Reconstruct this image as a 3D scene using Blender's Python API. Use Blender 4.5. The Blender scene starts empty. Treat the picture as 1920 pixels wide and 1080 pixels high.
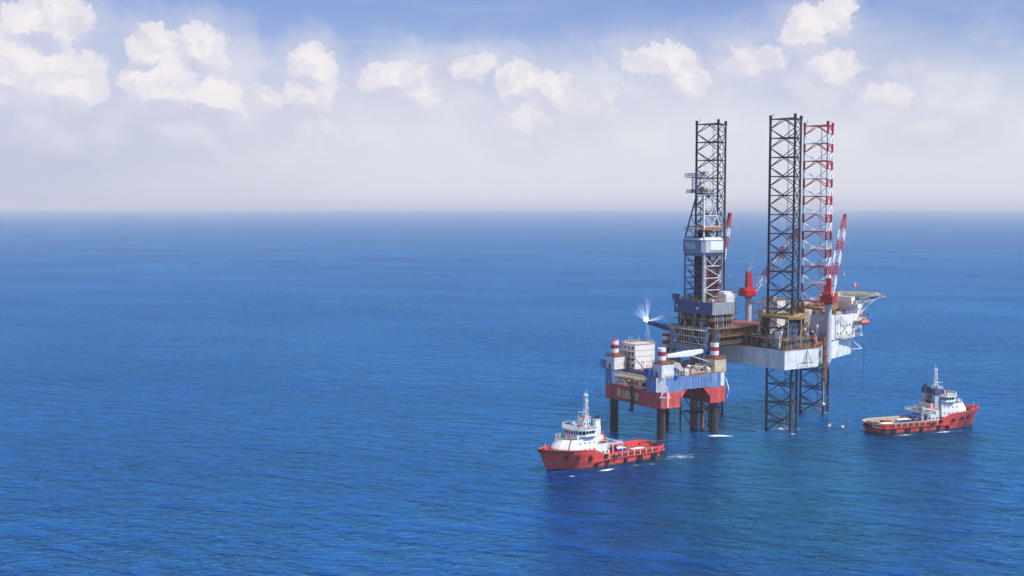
import bpy, math, random
from mathutils import Vector, Matrix
R = math.radians
scene = bpy.context.scene

# ------------------------------------------------------------ camera, light, exposure
CAM_H = 86.0
F_PX = 2230.0
cam_d = bpy.data.cameras.new("camera")
cam = bpy.data.objects.new("camera", cam_d)
scene.collection.objects.link(cam)
cam_d.sensor_width = 36.0
cam_d.lens = 36.0 * F_PX / 1920.0
cam_d.clip_start = 1.0
cam_d.clip_end = 400000.0
cam.location = (0, 0, CAM_H)
cam.rotation_euler = (R(90 - 3.976), 0, 0)
scene.camera = cam

SUN_AZ = R(62)        # to the right of straight behind the camera
SUN_EL = R(59)
sun_vec = Vector((math.sin(SUN_AZ) * math.cos(SUN_EL), -math.cos(SUN_AZ) * math.cos(SUN_EL), math.sin(SUN_EL)))
sun_d = bpy.data.lights.new("sun", 'SUN')
sun_d.energy = 5.0
sun_d.angle = R(0.53)
sun_d.color = (1.0, 0.955, 0.89)
sun = bpy.data.objects.new("sun", sun_d)
scene.collection.objects.link(sun)
sun.rotation_euler = sun_vec.to_track_quat('Z', 'Y').to_euler()

scene.view_settings.view_transform = 'Standard'
scene.view_settings.look = 'None'
EXPO = 0.3
scene.view_settings.exposure = EXPO
scene.view_settings.gamma = 1.0

# ------------------------------------------------------------ node helpers
class NT:
    def __init__(s, nt):
        s.nt = nt
    def n(s, t, ins=None, **kw):
        nd = s.nt.nodes.new(t)
        for k, v in kw.items():
            setattr(nd, k, v)
        if ins:
            for k, v in ins.items():
                if isinstance(v, bpy.types.NodeSocket):
                    s.nt.links.new(v, nd.inputs[k])
                else:
                    nd.inputs[k].default_value = v
        return nd
    def m(s, op, a, b=None, c=None, clamp=False):
        nd = s.nt.nodes.new('ShaderNodeMath'); nd.operation = op; nd.use_clamp = clamp
        for i, v in enumerate((a, b, c)):
            if v is None: continue
            if isinstance(v, bpy.types.NodeSocket): s.nt.links.new(v, nd.inputs[i])
            else: nd.inputs[i].default_value = v
        return nd.outputs[0]
    def vm(s, op, a, b=None, c=None, out=0):
        nd = s.nt.nodes.new('ShaderNodeVectorMath'); nd.operation = op
        for i, v in enumerate((a, b, c)):
            if v is None: continue
            if isinstance(v, bpy.types.NodeSocket): s.nt.links.new(v, nd.inputs[i])
            else: nd.inputs[i].default_value = v
        return nd.outputs[out]
    def mix(s, f, a, b):
        nd = s.nt.nodes.new('ShaderNodeMix'); nd.data_type = 'RGBA'
        for i, v in ((0, f), (6, a), (7, b)):
            if isinstance(v, bpy.types.NodeSocket): s.nt.links.new(v, nd.inputs[i])
            else: nd.inputs[i].default_value = v
        return nd.outputs[2]
    def smooth(s, x, a, b, lo=0.0, hi=1.0):
        nd = s.nt.nodes.new('ShaderNodeMapRange'); nd.interpolation_type = 'SMOOTHSTEP'
        for i, v in enumerate((x, a, b, lo, hi)):
            if isinstance(v, bpy.types.NodeSocket): s.nt.links.new(v, nd.inputs[i])
            else: nd.inputs[i].default_value = v
        return nd.outputs[0]
    def noise(s, vec, scale, detail=4, rough=0.5, dist=0.0, out=0):
        nd = s.nt.nodes.new('ShaderNodeTexNoise')
        s.nt.links.new(vec, nd.inputs['Vector'])
        nd.inputs['Scale'].default_value = scale; nd.inputs['Detail'].default_value = detail
        nd.inputs['Roughness'].default_value = rough; nd.inputs['Distortion'].default_value = dist
        return nd.outputs[out]

def c4(c): return (c[0], c[1], c[2], 1.0)
def srgb(r, g, b):
    f = lambda v: (v / 255.0 / 12.92) if v <= 10 else ((v / 255.0 + 0.055) / 1.055) ** 2.4
    return (f(r), f(g), f(b))

# ------------------------------------------------------------ world: sky with clouds
world = bpy.data.worlds.new("World")
scene.world = world
world.use_nodes = True
W = NT(world.node_tree)
for nd in list(world.node_tree.nodes): world.node_tree.nodes.remove(nd)
SKY_K = 0.1
sky = W.n('ShaderNodeTexSky', sky_type='NISHITA', sun_disc=False, sun_elevation=SUN_EL,
          sun_rotation=math.atan2(sun_vec.x, sun_vec.y), altitude=0.0, air_density=1.0, dust_density=0.8, ozone_density=2.5)
tc = W.n('ShaderNodeTexCoord')
sep = W.n('ShaderNodeSeparateXYZ', {0: tc.outputs['Generated']})
az = W.m('ARCTAN2', sep.outputs[0], sep.outputs[1])
el = W.m('ARCSINE', sep.outputs[2])
U = W.m('MULTIPLY', az, F_PX / 100.0)
V = W.m('MULTIPLY', el, F_PX / 100.0)
P = W.n('ShaderNodeCombineXYZ', {0: U, 1: V, 2: 0.0}).outputs[0]
# ragged edges: displace the lookup by noise
d1 = W.noise(P, 1.6, 3, 0.5, out=1)
d2 = W.noise(P, 5.5, 4, 0.6, out=1)
PD = W.vm('MULTIPLY_ADD', W.vm('SUBTRACT', d1, (0.5, 0.5, 0.5)), (0.62, 0.5, 0.0), P)
PD = W.vm('MULTIPLY_ADD', W.vm('SUBTRACT', d2, (0.5, 0.5, 0.5)), (0.30, 0.26, 0.0), PD)
d3 = W.noise(P, 15.0, 3, 0.55, out=1)
PD = W.vm('MULTIPLY_ADD', W.vm('SUBTRACT', d3, (0.5, 0.5, 0.5)), (0.13, 0.12, 0.0), PD)
def field(PD, blobs):
    f = None
    for (px, py, rx, ry, w) in blobs:
        cx, cy = (px - 960) / 100.0, (385 - py) / 100.0
        sx, sy = 100.0 / rx, 100.0 / ry
        q = W.vm('MULTIPLY_ADD', PD, (sx, sy, 0.0), (-cx * sx, -cy * sy, 0.0))
        g = W.m('MULTIPLY_ADD', W.vm('LENGTH', q, out=1), -w, w)
        f = g if f is None else W.m('SMOOTH_MAX', f, g, 0.12)
    return f
CUM = [  # heaped clouds: photo x, photo y, radii, weight
 (20, 10, 70, 45, 1.0), (135, 75, 90, 60, 1.0), (60, 150, 130, 85, .95), (160, 170, 85, 80, .9), (30, 195, 90, 40, .8),
 (315, 105, 55, 55, 1.0), (400, 105, 60, 60, 1.0), (330, 170, 90, 60, 1.1), (420, 185, 80, 50, 1.0), (505, 195, 45, 28, .75),
 (595, 130, 50, 48, 1.0), (585, 180, 50, 45, .9), (745, 148, 80, 34, .9), (790, 180, 50, 26, .65),
 (890, 128, 48, 30, .9), (975, 160, 50, 45, .95), (1040, 165, 45, 42, .8), (985, 225, 65, 55, .8),
 (1235, 125, 75, 40, 1.0), (1285, 165, 45, 40, .75),
 (1400, 125, 80, 36, .48), (1500, 70, 58, 48, .95), (1548, 50, 38, 46, 1.0), (1540, 140, 58, 44, .62),
 (1640, 185, 70, 28, .40), (1700, 250, 62, 24, .48), (600, 245, 60, 26, .55), (1090, 190, 70, 40, .5)]
F0 = field(PD, CUM)
F1 = field(W.vm('ADD', PD, (0.10, 0.34, 0.0)), CUM)
under = W.smooth(W.m('SUBTRACT', F1, F0), 0.0, 0.42)
fb = W.noise(PD, 1.9, 6, 0.55)
fine = W.noise(P, 9.0, 5, 0.6)
body = W.m('ADD', F0, W.m('MULTIPLY', W.m('SUBTRACT', fb, 0.5), 0.75))
body = W.m('ADD', body, W.m('MULTIPLY', W.m('SUBTRACT', fine, 0.5), 0.12))
body = W.m('ADD', body, 0.035)
alpha = W.m('MULTIPLY', W.smooth(body, 0.06, 0.24), W.m('MULTIPLY_ADD', under, -0.62, 1.0))
# relief: compare the billows with themselves a little towards the light
P2 = W.vm('ADD', PD, (0.14, 0.24, 0.0))
fb2 = W.noise(P2, 1.9, 6, 0.55)
rel = W.m('SUBTRACT', fb, fb2)
lit = W.smooth(rel, -0.16, 0.08)
thick = W.smooth(body, 0.15, 0.75)
lit = W.m('MULTIPLY', W.m('MULTIPLY_ADD', lit, 0.45, 0.55), W.m('MULTIPLY_ADD', thick, 0.35, 0.65))
lit = W.m('MULTIPLY', lit, W.m('MULTIPLY_ADD', under, -0.5, 1.0))
# veil of distant thin cloud rising from the horizon
vn = W.noise(W.vm('MULTIPLY', P, (0.45, 1.0, 0.0)), 0.8, 5, 0.55)
vtop = W.m('MULTIPLY_ADD', W.m('SUBTRACT', vn, 0.5), 2.2, V)
veil = W.m('SUBTRACT', 1.0, W.smooth(vtop, 1.2, 3.6))
veil_a = W.m('MULTIPLY', veil, 0.93)
cirr = W.noise(W.vm('MULTIPLY', P, (0.22, 1.0, 0.0)), 1.3, 6, 0.6)
cirr_a = W.m('MULTIPLY', W.m('MULTIPLY', W.smooth(cirr, 0.42, 0.8), 0.30), W.smooth(V, 3.5, 7.0, 1.0, 0.0))
k = 1.0 / SKY_K / 2 ** EXPO
def kc(c): return (c[0] * k, c[1] * k, c[2] * k, 1)
tint = W.n('ShaderNodeMix', {0: 1.0, 6: sky.outputs[0], 7: (0.84, 0.80, 1.06, 1)}, data_type='RGBA', blend_type='MULTIPLY').outputs[2]
colr = W.mix(cirr_a, tint, kc(srgb(196, 206, 232)))
vcol = W.mix(W.smooth(W.m('ADD', U, W.m('MULTIPLY', vn, 6.0)), -6.5, 2.5), kc(srgb(196, 202, 224)), kc(srgb(225, 228, 237)))
colr = W.mix(veil_a, colr, vcol)
vsh = W.noise(W.vm('MULTIPLY', P, (0.8, 1.0, 0.0)), 1.5, 5, 0.6)
veilsoft = W.m('MULTIPLY', W.smooth(W.m('ADD', F0, W.m('SUBTRACT', vsh, 0.5)), -0.9, 0.3), 0.62)
colr = W.mix(veilsoft, colr, kc(srgb(208, 210, 230)))
soft = W.noise(W.vm('MULTIPLY', PD, (0.75, 1.15, 1.0)), 1.15, 6, 0.55)
soft_a = W.m('MULTIPLY', W.m('MULTIPLY', W.smooth(soft, 0.44, 0.66), 0.5), W.m('MULTIPLY', W.smooth(V, 0.5, 1.3), W.smooth(V, 2.4, 3.6, 1.0, 0.0)))
colr = W.mix(soft_a, colr, kc(srgb(232, 231, 239)))
ccol = W.mix(lit, kc(srgb(203, 205, 228)), kc(srgb(245, 240, 242)))
# lower parts of the heaps dissolve into the veil
basefade = W.smooth(V, 0.7, 2.2, 0.1, 0.97)
colr = W.mix(W.m('MULTIPLY', alpha, basefade), colr, ccol)
bg = W.n('ShaderNodeBackground', {'Color': colr, 'Strength': SKY_K})
wo = W.n('ShaderNodeOutputWorld', {'Surface': bg.outputs[0]})

# ------------------------------------------------------------ materials
MATS = {}
def new_mat(name):
    m = bpy.data.materials.new(name); m.use_nodes = True
    nt = m.node_tree
    for nd in list(nt.nodes): nt.nodes.remove(nd)
    out = nt.nodes.new('ShaderNodeOutputMaterial')
    return m, NT(nt), out
def paint(name, col, rough=0.5, metal=0.0, rust=0.3, rustcol=(0.16, 0.055, 0.02), var=0.18, scale=0.5, streak=True, spec=0.5, grime=0.0, runs=1.0):
    """weathered paint: tone patches, vertical rust streaks and small chips"""
    if name in MATS: return MATS[name]
    m, N, out = new_mat(name)
    tc = N.n('ShaderNodeTexCoord')
    co = tc.outputs['Object']
    v = N.noise(co, scale, 5, 0.6)
    base = N.mix(N.smooth(v, 0.3, 0.75), c4([c * (1 - var) for c in col]), c4([min(1, c * (1 + var * .5)) for c in col]))
    if rust > 0:
        st = N.noise(N.vm('MULTIPLY', co, (1.0, 1.0, 0.10 if streak else 1.0)), scale * 2.6, 6, 0.65)
        ch = N.noise(co, scale * 5, 5, 0.7)
        mm = N.m('ADD', N.m('MULTIPLY', st, 0.65), N.m('MULTIPLY', ch, 0.35))
        mask = N.smooth(mm, 0.60 - 0.17 * rust, 0.71 - 0.15 * rust)
        base = N.mix(N.m('MULTIPLY', mask, 0.35 + 0.6 * rust), base, c4(rustcol))
    if grime > 0:                                          # long dark runs and faded plates
        g = N.noise(N.vm('MULTIPLY_ADD', co, (1.0, 1.0, 0.05), (7.3, 2.1, 4.0)), runs, 5, 0.7)
        base = N.mix(N.m('MULTIPLY', N.smooth(g, 0.50, 0.66), grime), base, c4([c * 0.28 + 0.01 for c in col]))
        g2 = N.noise(N.vm('MULTIPLY_ADD', co, (1.0, 1.0, 0.12), (1.3, 9.1, 2.0)), runs * .7, 5, 0.65)
        base = N.mix(N.m('MULTIPLY', N.smooth(g2, 0.53, 0.68), grime * .8), base, c4([c * 0.5 + 0.30 for c in col]))
    p = N.n('ShaderNodeBsdfPrincipled', {'Base Color': base, 'Roughness': rough, 'Metallic': metal})
    p.inputs['Specular IOR Level'].default_value = spec
    bp = N.n('ShaderNodeBump', {'Height': N.noise(co, scale * 6, 3, 0.6), 'Strength': 0.25, 'Distance': 0.05})
    N.nt.links.new(bp.outputs[0], p.inputs['Normal'])
    N.nt.links.new(p.outputs[0], out.inputs[0])
    MATS[name] = m
    return m
WHITE = paint('white_paint', (0.78, 0.77, 0.74), rust=0.3, grime=0.3, runs=1.3)
WHITE_CLEAN = paint('clean_white_paint', (0.80, 0.80, 0.79), rust=0.05, var=0.08)
HULLW = paint('hull_white_paint', (0.74, 0.73, 0.71), rust=0.34, rustcol=(0.26, 0.13, 0.06), scale=0.3, var=0.16, grime=0.35, runs=0.5)
CREAM = paint('cream_paint', (0.62, 0.52, 0.34), rust=0.4)
RED = paint('red_paint', (0.52, 0.02, 0.022), rust=0.12, var=0.3)
REDHULL = paint('red_hull_paint', (0.68, 0.065, 0.05), rust=0.5, rustcol=(0.36, 0.10, 0.07), scale=0.3, var=0.25, grime=0.5, runs=0.8)
BOATRED = paint('boat_red_paint', (0.80, 0.065, 0.045), rust=0.3, rustcol=(0.40, 0.05, 0.03), scale=0.3, var=0.2, grime=0.32, runs=1.1)
BLUEHULL = paint('blue_hull_paint', (0.11, 0.22, 0.45), rust=0.55, rustcol=(0.36, 0.35, 0.34), scale=0.4, grime=0.75, runs=0.9)
NAVY = paint('navy_paint', (0.075, 0.095, 0.21), rust=0.15, var=0.25)
SLATE = paint('slate_blue_paint', (0.20, 0.24, 0.34), rust=0.25)
BLUE = paint('blue_paint', (0.04, 0.10, 0.38), rust=0.1)
GREY = paint('grey_paint', (0.34, 0.35, 0.37), rust=0.35)
LGREY = paint('light_grey_steel', (0.50, 0.50, 0.53), rust=0.22)
DARKST = paint('dark_leg_steel', (0.022, 0.02, 0.032), rust=0.15, rough=0.6, var=0.3)
WETLEG = paint('wet_leg_steel', (0.035, 0.028, 0.03), rust=0.6, rustcol=(0.12, 0.05, 0.03), rough=0.45)
BLACK = paint('black_rubber', (0.015, 0.015, 0.017), rough=0.8, rust=0)
RUST = paint('rusty_steel', (0.20, 0.085, 0.04), rust=0.6, rustcol=(0.07, 0.03, 0.02), rough=0.8)
RUSTD = paint('dark_rusty_steel', (0.085, 0.045, 0.035), rust=0.5, rustcol=(0.03, 0.015, 0.012), rough=0.85)
OCHRE = paint('ochre_rust_steel', (0.38, 0.23, 0.08), rust=0.5, rustcol=(0.12, 0.05, 0.025), rough=0.8)
TAN = paint('tan_pipe_paint', (0.56, 0.44, 0.30), rust=0.45)
ORANGE = paint('orange_paint', (0.75, 0.16, 0.04), rust=0.1)
YELLOW = paint('yellow_paint', (0.72, 0.50, 0.06), rust=0.2)
GREEN = paint('deck_green_paint', (0.11, 0.15, 0.08), rust=0.5)
TEAL = paint('teal_machine_paint', (0.06, 0.26, 0.28), rust=0.2)
DECKR = paint('red_brown_deck', (0.21, 0.06, 0.045), rust=0.4, scale=0.4, streak=False, rough=0.8)
DECKG = paint('grey_working_deck', (0.20, 0.18, 0.16), rust=0.6, scale=0.4, streak=False, rough=0.85)
WOOD = paint('wood_deck', (0.36, 0.24, 0.14), rust=0.4, scale=0.6, streak=False, rough=0.85)
COND = paint('conductor_orange_rust', (0.45, 0.14, 0.06), rust=0.4)
def glass():
    m, N, out = new_mat('dark_window_glass')
    p = N.n('ShaderNodeBsdfPrincipled', {'Base Color': (0.012, 0.014, 0.02, 1), 'Roughness': 0.08})
    N.nt.links.new(p.outputs[0], out.inputs[0]); return m
GLASS = glass()

# ------------------------------------------------------------ mesh builder
class MB:
    def __init__(s): s.v = []; s.f = []; s.mi = []; s.mats = []; s.sm = []; s.cuts = []
    def _m(s, m):
        if m not in s.mats: s.mats.append(m)
        return s.mats.index(m)
    def add(s, vs, fs, m, smooth=False):
        o = len(s.v); k = s._m(m)
        s.v += [tuple(v) for v in vs]
        for f in fs:
            s.f.append(tuple(i + o for i in f)); s.mi.append(k); s.sm.append(smooth)
    def box(s, c, d, m, rz=0.0, taper=1.0):
        x, y, z = c; a, b, h = d[0] / 2, d[1] / 2, d[2]
        cs, sn = math.cos(rz), math.sin(rz)
        vs = []
        for (k, zz) in ((1.0, z), (taper, z + h)):
            for (px, py) in ((-a, -b), (a, -b), (a, b), (-a, b)):
                px *= k; py *= k
                vs.append((x + px * cs - py * sn, y + px * sn + py * cs, zz))
        s.add(vs, [(3, 2, 1, 0), (4, 5, 6, 7), (0, 1, 5, 4), (1, 2, 6, 5), (2, 3, 7, 6), (3, 0, 4, 7)], m)
    def cyl(s, p0, p1, r0, m, r1=None, n=8, cap=True, smooth=True):
        p0 = Vector(p0); p1 = Vector(p1); r1 = r0 if r1 is None else r1
        d = p1 - p0
        if d.length < 1e-6: return
        d.normalize()
        a = Vector((0, 0, 1)) if abs(d.z) < 0.9 else Vector((1, 0, 0))
        x = d.cross(a).normalized(); y = d.cross(x)
        vs = []
        for (p, r) in ((p0, r0), (p1, r1)):
            for i in range(n):
                t = 2 * math.pi * i / n + math.pi / n
                vs.append(p + x * math.cos(t) * r + y * math.sin(t) * r)
        fs = [(i, n + i, n + (i + 1) % n, (i + 1) % n) for i in range(n)]
        s.add(vs, fs, m, smooth and n > 5)
        if cap: s.add(vs, [tuple(range(n)), tuple(reversed(range(n, 2 * n)))], m)
    def bar(s, p0, p1, r, m): s.cyl(p0, p1, r, m, n=4, smooth=False)
    def tube(s, pts, r, m, n=6):
        for a, b in zip(pts[:-1], pts[1:]): s.cyl(a, b, r, m, n=n)
    def prism(s, poly, z0, z1, m, mt=None, mb=None):
        n = len(poly)
        if sum(poly[i][0] * poly[(i + 1) % n][1] - poly[(i + 1) % n][0] * poly[i][1] for i in range(n)) < 0: poly = poly[::-1]
        vs = [(p[0], p[1], z0) for p in poly] + [(p[0], p[1], z1) for p in poly]
        s.add(vs, [(i, (i + 1) % n, n + (i + 1) % n, n + i) for i in range(n)], m)
        s.add(vs, [tuple(range(n, 2 * n))], mt or m)
        s.add(vs, [tuple(reversed(range(n)))], mb or m)
    def dome(s, c, r, m, sz=1.0, n=10, k=5, full=True):
        vs = []; fs = []
        a0 = -math.pi / 2 if full else 0
        for j in range(k + 1):
            a = a0 + (math.pi / 2 - a0) * j / k
            for i in range(n):
                t = 2 * math.pi * i / n
                vs.append((c[0] + r * math.cos(a) * math.cos(t), c[1] + r * math.cos(a) * math.sin(t), c[2] + r * sz * math.sin(a)))
        for j in range(k):
            for i in range(n):
                fs.append((j * n + i, j * n + (i + 1) % n, (j + 1) * n + (i + 1) % n, (j + 1) * n + i))
        s.add(vs, fs, m, True)
    def rail(s, pts, h, m, closed=False, r=0.05, step=2.0, mid=True):
        P = list(pts) + ([pts[0]] if closed else [])
        for a, b in zip(P[:-1], P[1:]):
            a = Vector(a); b = Vector(b); L = (b - a).length
            if L < 0.01: continue
            k = max(1, int(round(L / step)))
            for i in range(k + 1):
                q = a.lerp(b, i / k); s.bar(q, q + Vector((0, 0, h)), r, m)
            for hh in ((h, h * 0.55) if mid else (h,)):
                s.bar(a + Vector((0, 0, hh)), b + Vector((0, 0, hh)), r, m)
    def lattice(s, p0, p1, w0, w1, n, m, rc=0.12, rb=0.07, alt=None, h=None, up=(0, 0, 1)):
        """square lattice girder from p0 to p1, panels alternately m / alt"""
        p0 = Vector(p0); p1 = Vector(p1); d = (p1 - p0).normalized()
        a = Vector(up)
        if abs(d.dot(a)) > 0.95: a = Vector((1, 0, 0))
        x = d.cross(a).normalized(); y = x.cross(d).normalized()
        hk = 1.0 if h is None else h
        def cor(i, j):
            t = j / n; w = (w0 + (w1 - w0) * t) / 2
            sx, sy = ((-1, -1), (1, -1), (1, 1), (-1, 1))[i]
            return p0.lerp(p1, t) + x * sx * w + y * sy * w * hk
        for j in range(n):
            mm = m if (alt is None or (j * 4 // max(4, n) if False else (j // 3) % 2) == 0) else alt
            for i in range(4):
                s.bar(cor(i, j), cor(i, j + 1), rc, mm)
                q = (i + 1) % 4
                if j % 2: s.bar(cor(i, j), cor(q, j + 1), rb, mm)
                else: s.bar(cor(q, j), cor(i, j + 1), rb, mm)
                s.bar(cor(i, j + 1), cor(q, j + 1), rb, mm)
    def cut(s): s.cuts.append((len(s.v), len(s.f)))
    def build_each(s, name, parent=None):
        """one object per piece between cut() marks"""
        cs = [(0, 0)] + s.cuts + [(len(s.v), len(s.f))]; out = []
        for (v0, f0), (v1, f1) in zip(cs[:-1], cs[1:]):
            if f1 <= f0: continue
            q = MB(); q.v = s.v[v0:v1]; q.f = [tuple(i - v0 for i in f) for f in s.f[f0:f1]]
            mi = s.mi[f0:f1]; used = sorted(set(mi)); q.mats = [s.mats[i] for i in used]
            q.mi = [used.index(i) for i in mi]; q.sm = s.sm[f0:f1]
            out.append(q.build(name, parent))
        return out
    def build(s, name, parent=None, **props):
        me = bpy.data.meshes.new(name)
        me.from_pydata(s.v, [], s.f)
        for m in s.mats: me.materials.append(m)
        me.polygons.foreach_set('material_index', s.mi)
        me.polygons.foreach_set('use_smooth', s.sm)
        me.update()
        o = bpy.data.objects.new(name, me)
        scene.collection.objects.link(o)
        if parent is not None: o.parent = parent
        for k_, v_ in props.items(): o[k_] = v_
        return o

def thing(name, label, cat, loc=(0, 0, 0), rz=0.0, group=None):
    o = bpy.data.objects.new(name, None)
    o.empty_display_size = 1.0
    scene.collection.objects.link(o)
    o.location = loc; o.rotation_euler = (0, 0, rz)
    o['label'] = label; o['category'] = cat
    if group: o['group'] = group
    return o
def tag(o, label, cat, group=None):
    o['label'] = label; o['category'] = cat
    if group: o['group'] = group
    return o

# ------------------------------------------------------------ sea
def build_sea():
    m, N, out = new_mat('sea_water')
    tc = N.n('ShaderNodeTexCoord'); co = tc.outputs['Object']
    rot = N.n('ShaderNodeVectorRotate', {'Vector': co, 'Angle': R(24)}, rotation_type='Z_AXIS').outputs[0]
    # wave trains: crests longer across the wind than along it
    a = N.noise(N.vm('MULTIPLY', rot, (0.42, 1.0, 1.0)), 0.055, 3, 0.5, 0.4)
    b = N.noise(N.vm('MULTIPLY', rot, (0.42, 1.0, 1.0)), 0.19, 3, 0.5, 0.5)
    rot2 = N.n('ShaderNodeVectorRotate', {'Vector': co, 'Angle': R(-14)}, rotation_type='Z_AXIS').outputs[0]
    c = N.noise(N.vm('MULTIPLY', rot2, (0.6, 1.0, 1.0)), 0.5, 5, 0.6, 0.5)
    h = N.m('ADD', N.m('ADD', N.m('MULTIPLY', a, 3.0), N.m('MULTIPLY', b, 3.0)), N.m('MULTIPLY', c, 1.5))
    # calmer and rougher patches
    patch = N.noise(N.vm('MULTIPLY', rot, (0.5, 1.0, 1.0)), 0.008, 3, 0.5)
    h = N.m('MULTIPLY', h, N.smooth(patch, 0.3, 0.7, 0.72, 1.15))
    bump = N.n('ShaderNodeBump', {'Height': h, 'Strength': 1.0, 'Distance': 1.0})
    # colour of the water body: clear blue, greener where the screws and legs stir it
    big = N.noise(N.vm('MULTIPLY', co, (1.0, 0.6, 1.0)), 0.004, 4, 0.55, 0.5)
    deep = N.mix(N.smooth(big, 0.3, 0.7), (0.001, 0.019, 0.118, 1), (0.0018, 0.031, 0.162, 1))
    sp = N.n('ShaderNodeSeparateXYZ', {0: co})
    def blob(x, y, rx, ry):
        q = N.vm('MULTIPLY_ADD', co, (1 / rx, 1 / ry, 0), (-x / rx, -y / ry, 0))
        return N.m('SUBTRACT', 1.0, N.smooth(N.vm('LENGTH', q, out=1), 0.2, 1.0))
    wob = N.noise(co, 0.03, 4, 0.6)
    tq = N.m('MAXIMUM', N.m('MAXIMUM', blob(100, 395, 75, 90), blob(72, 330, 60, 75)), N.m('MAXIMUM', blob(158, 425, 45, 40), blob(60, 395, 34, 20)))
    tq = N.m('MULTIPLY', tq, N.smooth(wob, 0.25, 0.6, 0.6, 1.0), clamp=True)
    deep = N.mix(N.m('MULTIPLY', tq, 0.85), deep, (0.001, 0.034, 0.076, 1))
    # wave light painted into the water colour: glowing crests lighter, troughs darker
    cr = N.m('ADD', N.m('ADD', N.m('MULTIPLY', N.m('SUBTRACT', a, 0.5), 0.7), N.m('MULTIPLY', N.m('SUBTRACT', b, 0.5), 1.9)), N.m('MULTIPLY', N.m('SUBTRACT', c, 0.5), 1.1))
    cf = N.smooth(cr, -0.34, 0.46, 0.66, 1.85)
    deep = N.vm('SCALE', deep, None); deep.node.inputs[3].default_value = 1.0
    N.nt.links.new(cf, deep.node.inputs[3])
    # scattered foam flecks on crests
    fl = N.noise(N.vm('MULTIPLY', rot, (0.6, 1.0, 1.0)), 0.9, 4, 0.7)
    fmask = N.m('MULTIPLY', N.smooth(fl, 0.78, 0.86), N.smooth(b, 0.52, 0.64))
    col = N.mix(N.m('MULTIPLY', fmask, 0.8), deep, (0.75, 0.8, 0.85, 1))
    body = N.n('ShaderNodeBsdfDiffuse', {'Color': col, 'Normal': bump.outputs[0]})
    gloss = N.n('ShaderNodeBsdfGlossy', {'Color': (0.17, 0.66, 1.0, 1), 'Roughness': 0.20, 'Normal': bump.outputs[0]})
    fr = N.n('ShaderNodeFresnel', {'IOR': 1.333, 'Normal': bump.outputs[0]})
    f = N.m('MINIMUM', N.m('MAXIMUM', N.m('MULTIPLY', N.m('SUBTRACT', fr.outputs[0], 0.055), 2.7), 0.02), 0.94)
    p = N.n('ShaderNodeMixShader', {0: f, 1: body.outputs[0], 2: gloss.outputs[0]})
    N.nt.links.new(p.outputs[0], out.inputs[0])
    mb = MB()
    rings = [0, 200, 400, 700, 1200, 2500, 6000, 15000, 40000, 150000]
    n = 48
    vs = [(0, 0, 0)]; fs = []
    for r in rings[1:]:
        for i in range(n):
            t = 2 * math.pi * i / n
            vs.append((r * math.cos(t), r * math.sin(t), 0))
    for i in range(n): fs.append((0, 1 + i, 1 + (i + 1) % n))
    for j in range(len(rings) - 2):
        for i in range(n):
            a0 = 1 + j * n
            fs.append((a0 + i, a0 + n + i, a0 + n + (i + 1) % n, a0 + (i + 1) % n))
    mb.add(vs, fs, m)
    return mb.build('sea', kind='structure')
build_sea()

def foam_mat():
    m, N, out = new_mat('sea_foam')
    tc = N.n('ShaderNodeTexCoord'); co = tc.outputs['Object']
    uv = N.n('ShaderNodeAttribute', attribute_name='edge').outputs['Fac']
    n1 = N.noise(N.vm('MULTIPLY', co, (0.4, 1, 1)), 0.8, 7, 0.75)
    f = N.smooth(N.m('ADD', N.m('MULTIPLY', uv, 0.7), N.m('MULTIPLY', n1, 1.1)), 0.68, 1.15)
    p = N.n('ShaderNodeBsdfPrincipled', {'Base Color': (0.82, 0.86, 0.88, 1), 'Roughness': 0.7})
    t = N.n('ShaderNodeBsdfTransparent')
    mx = N.n('ShaderNodeMixShader', {0: f, 1: t.outputs[0], 2: p.outputs[0]})
    N.nt.links.new(mx.outputs[0], out.inputs[0]); return m
FOAM = foam_mat()
def foam_patch(x, y, rx, ry, seed, rz=0.0, z=0.06, dens=1.0):
    """ragged foam sheet, dense in the middle; attribute 'edge' 1 centre -> 0 rim"""
    rnd = random.Random(seed); n = 28; ks = (0, .3, .6, .8, 1.0)
    rad = [1 + rnd.uniform(-.28, .28) for _ in range(n)]
    vs = [(0, 0, 0.12)]; fs = []; at = [dens]
    for k_ in ks[1:]:
        for i in range(n):
            t = 2 * math.pi * i / n
            q = k_ * rad[i]
            px, py = rx * q * math.cos(t), ry * q * math.sin(t)
            vs.append((px * math.cos(rz) - py * math.sin(rz), px * math.sin(rz) + py * math.cos(rz), 0.12 * (1 - k_)))
            at.append(dens * (1 - k_))
    for i in range(n): fs.append((0, 1 + i, 1 + (i + 1) % n))
    for j in range(len(ks) - 2):
        for i in range(n):
            a0 = 1 + j * n
            fs.append((a0 + i, a0 + n + i, a0 + n + (i + 1) % n, a0 + (i + 1) % n))
    mb = MB(); mb.add(vs, fs, FOAM, True)
    o = mb.build('sea_foam', kind='stuff'); o.location = (x, y, z)
    a = o.data.attributes.new('edge', 'FLOAT', 'POINT')
    for i, v in enumerate(at): a.data[i].value = v
    return o
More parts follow.
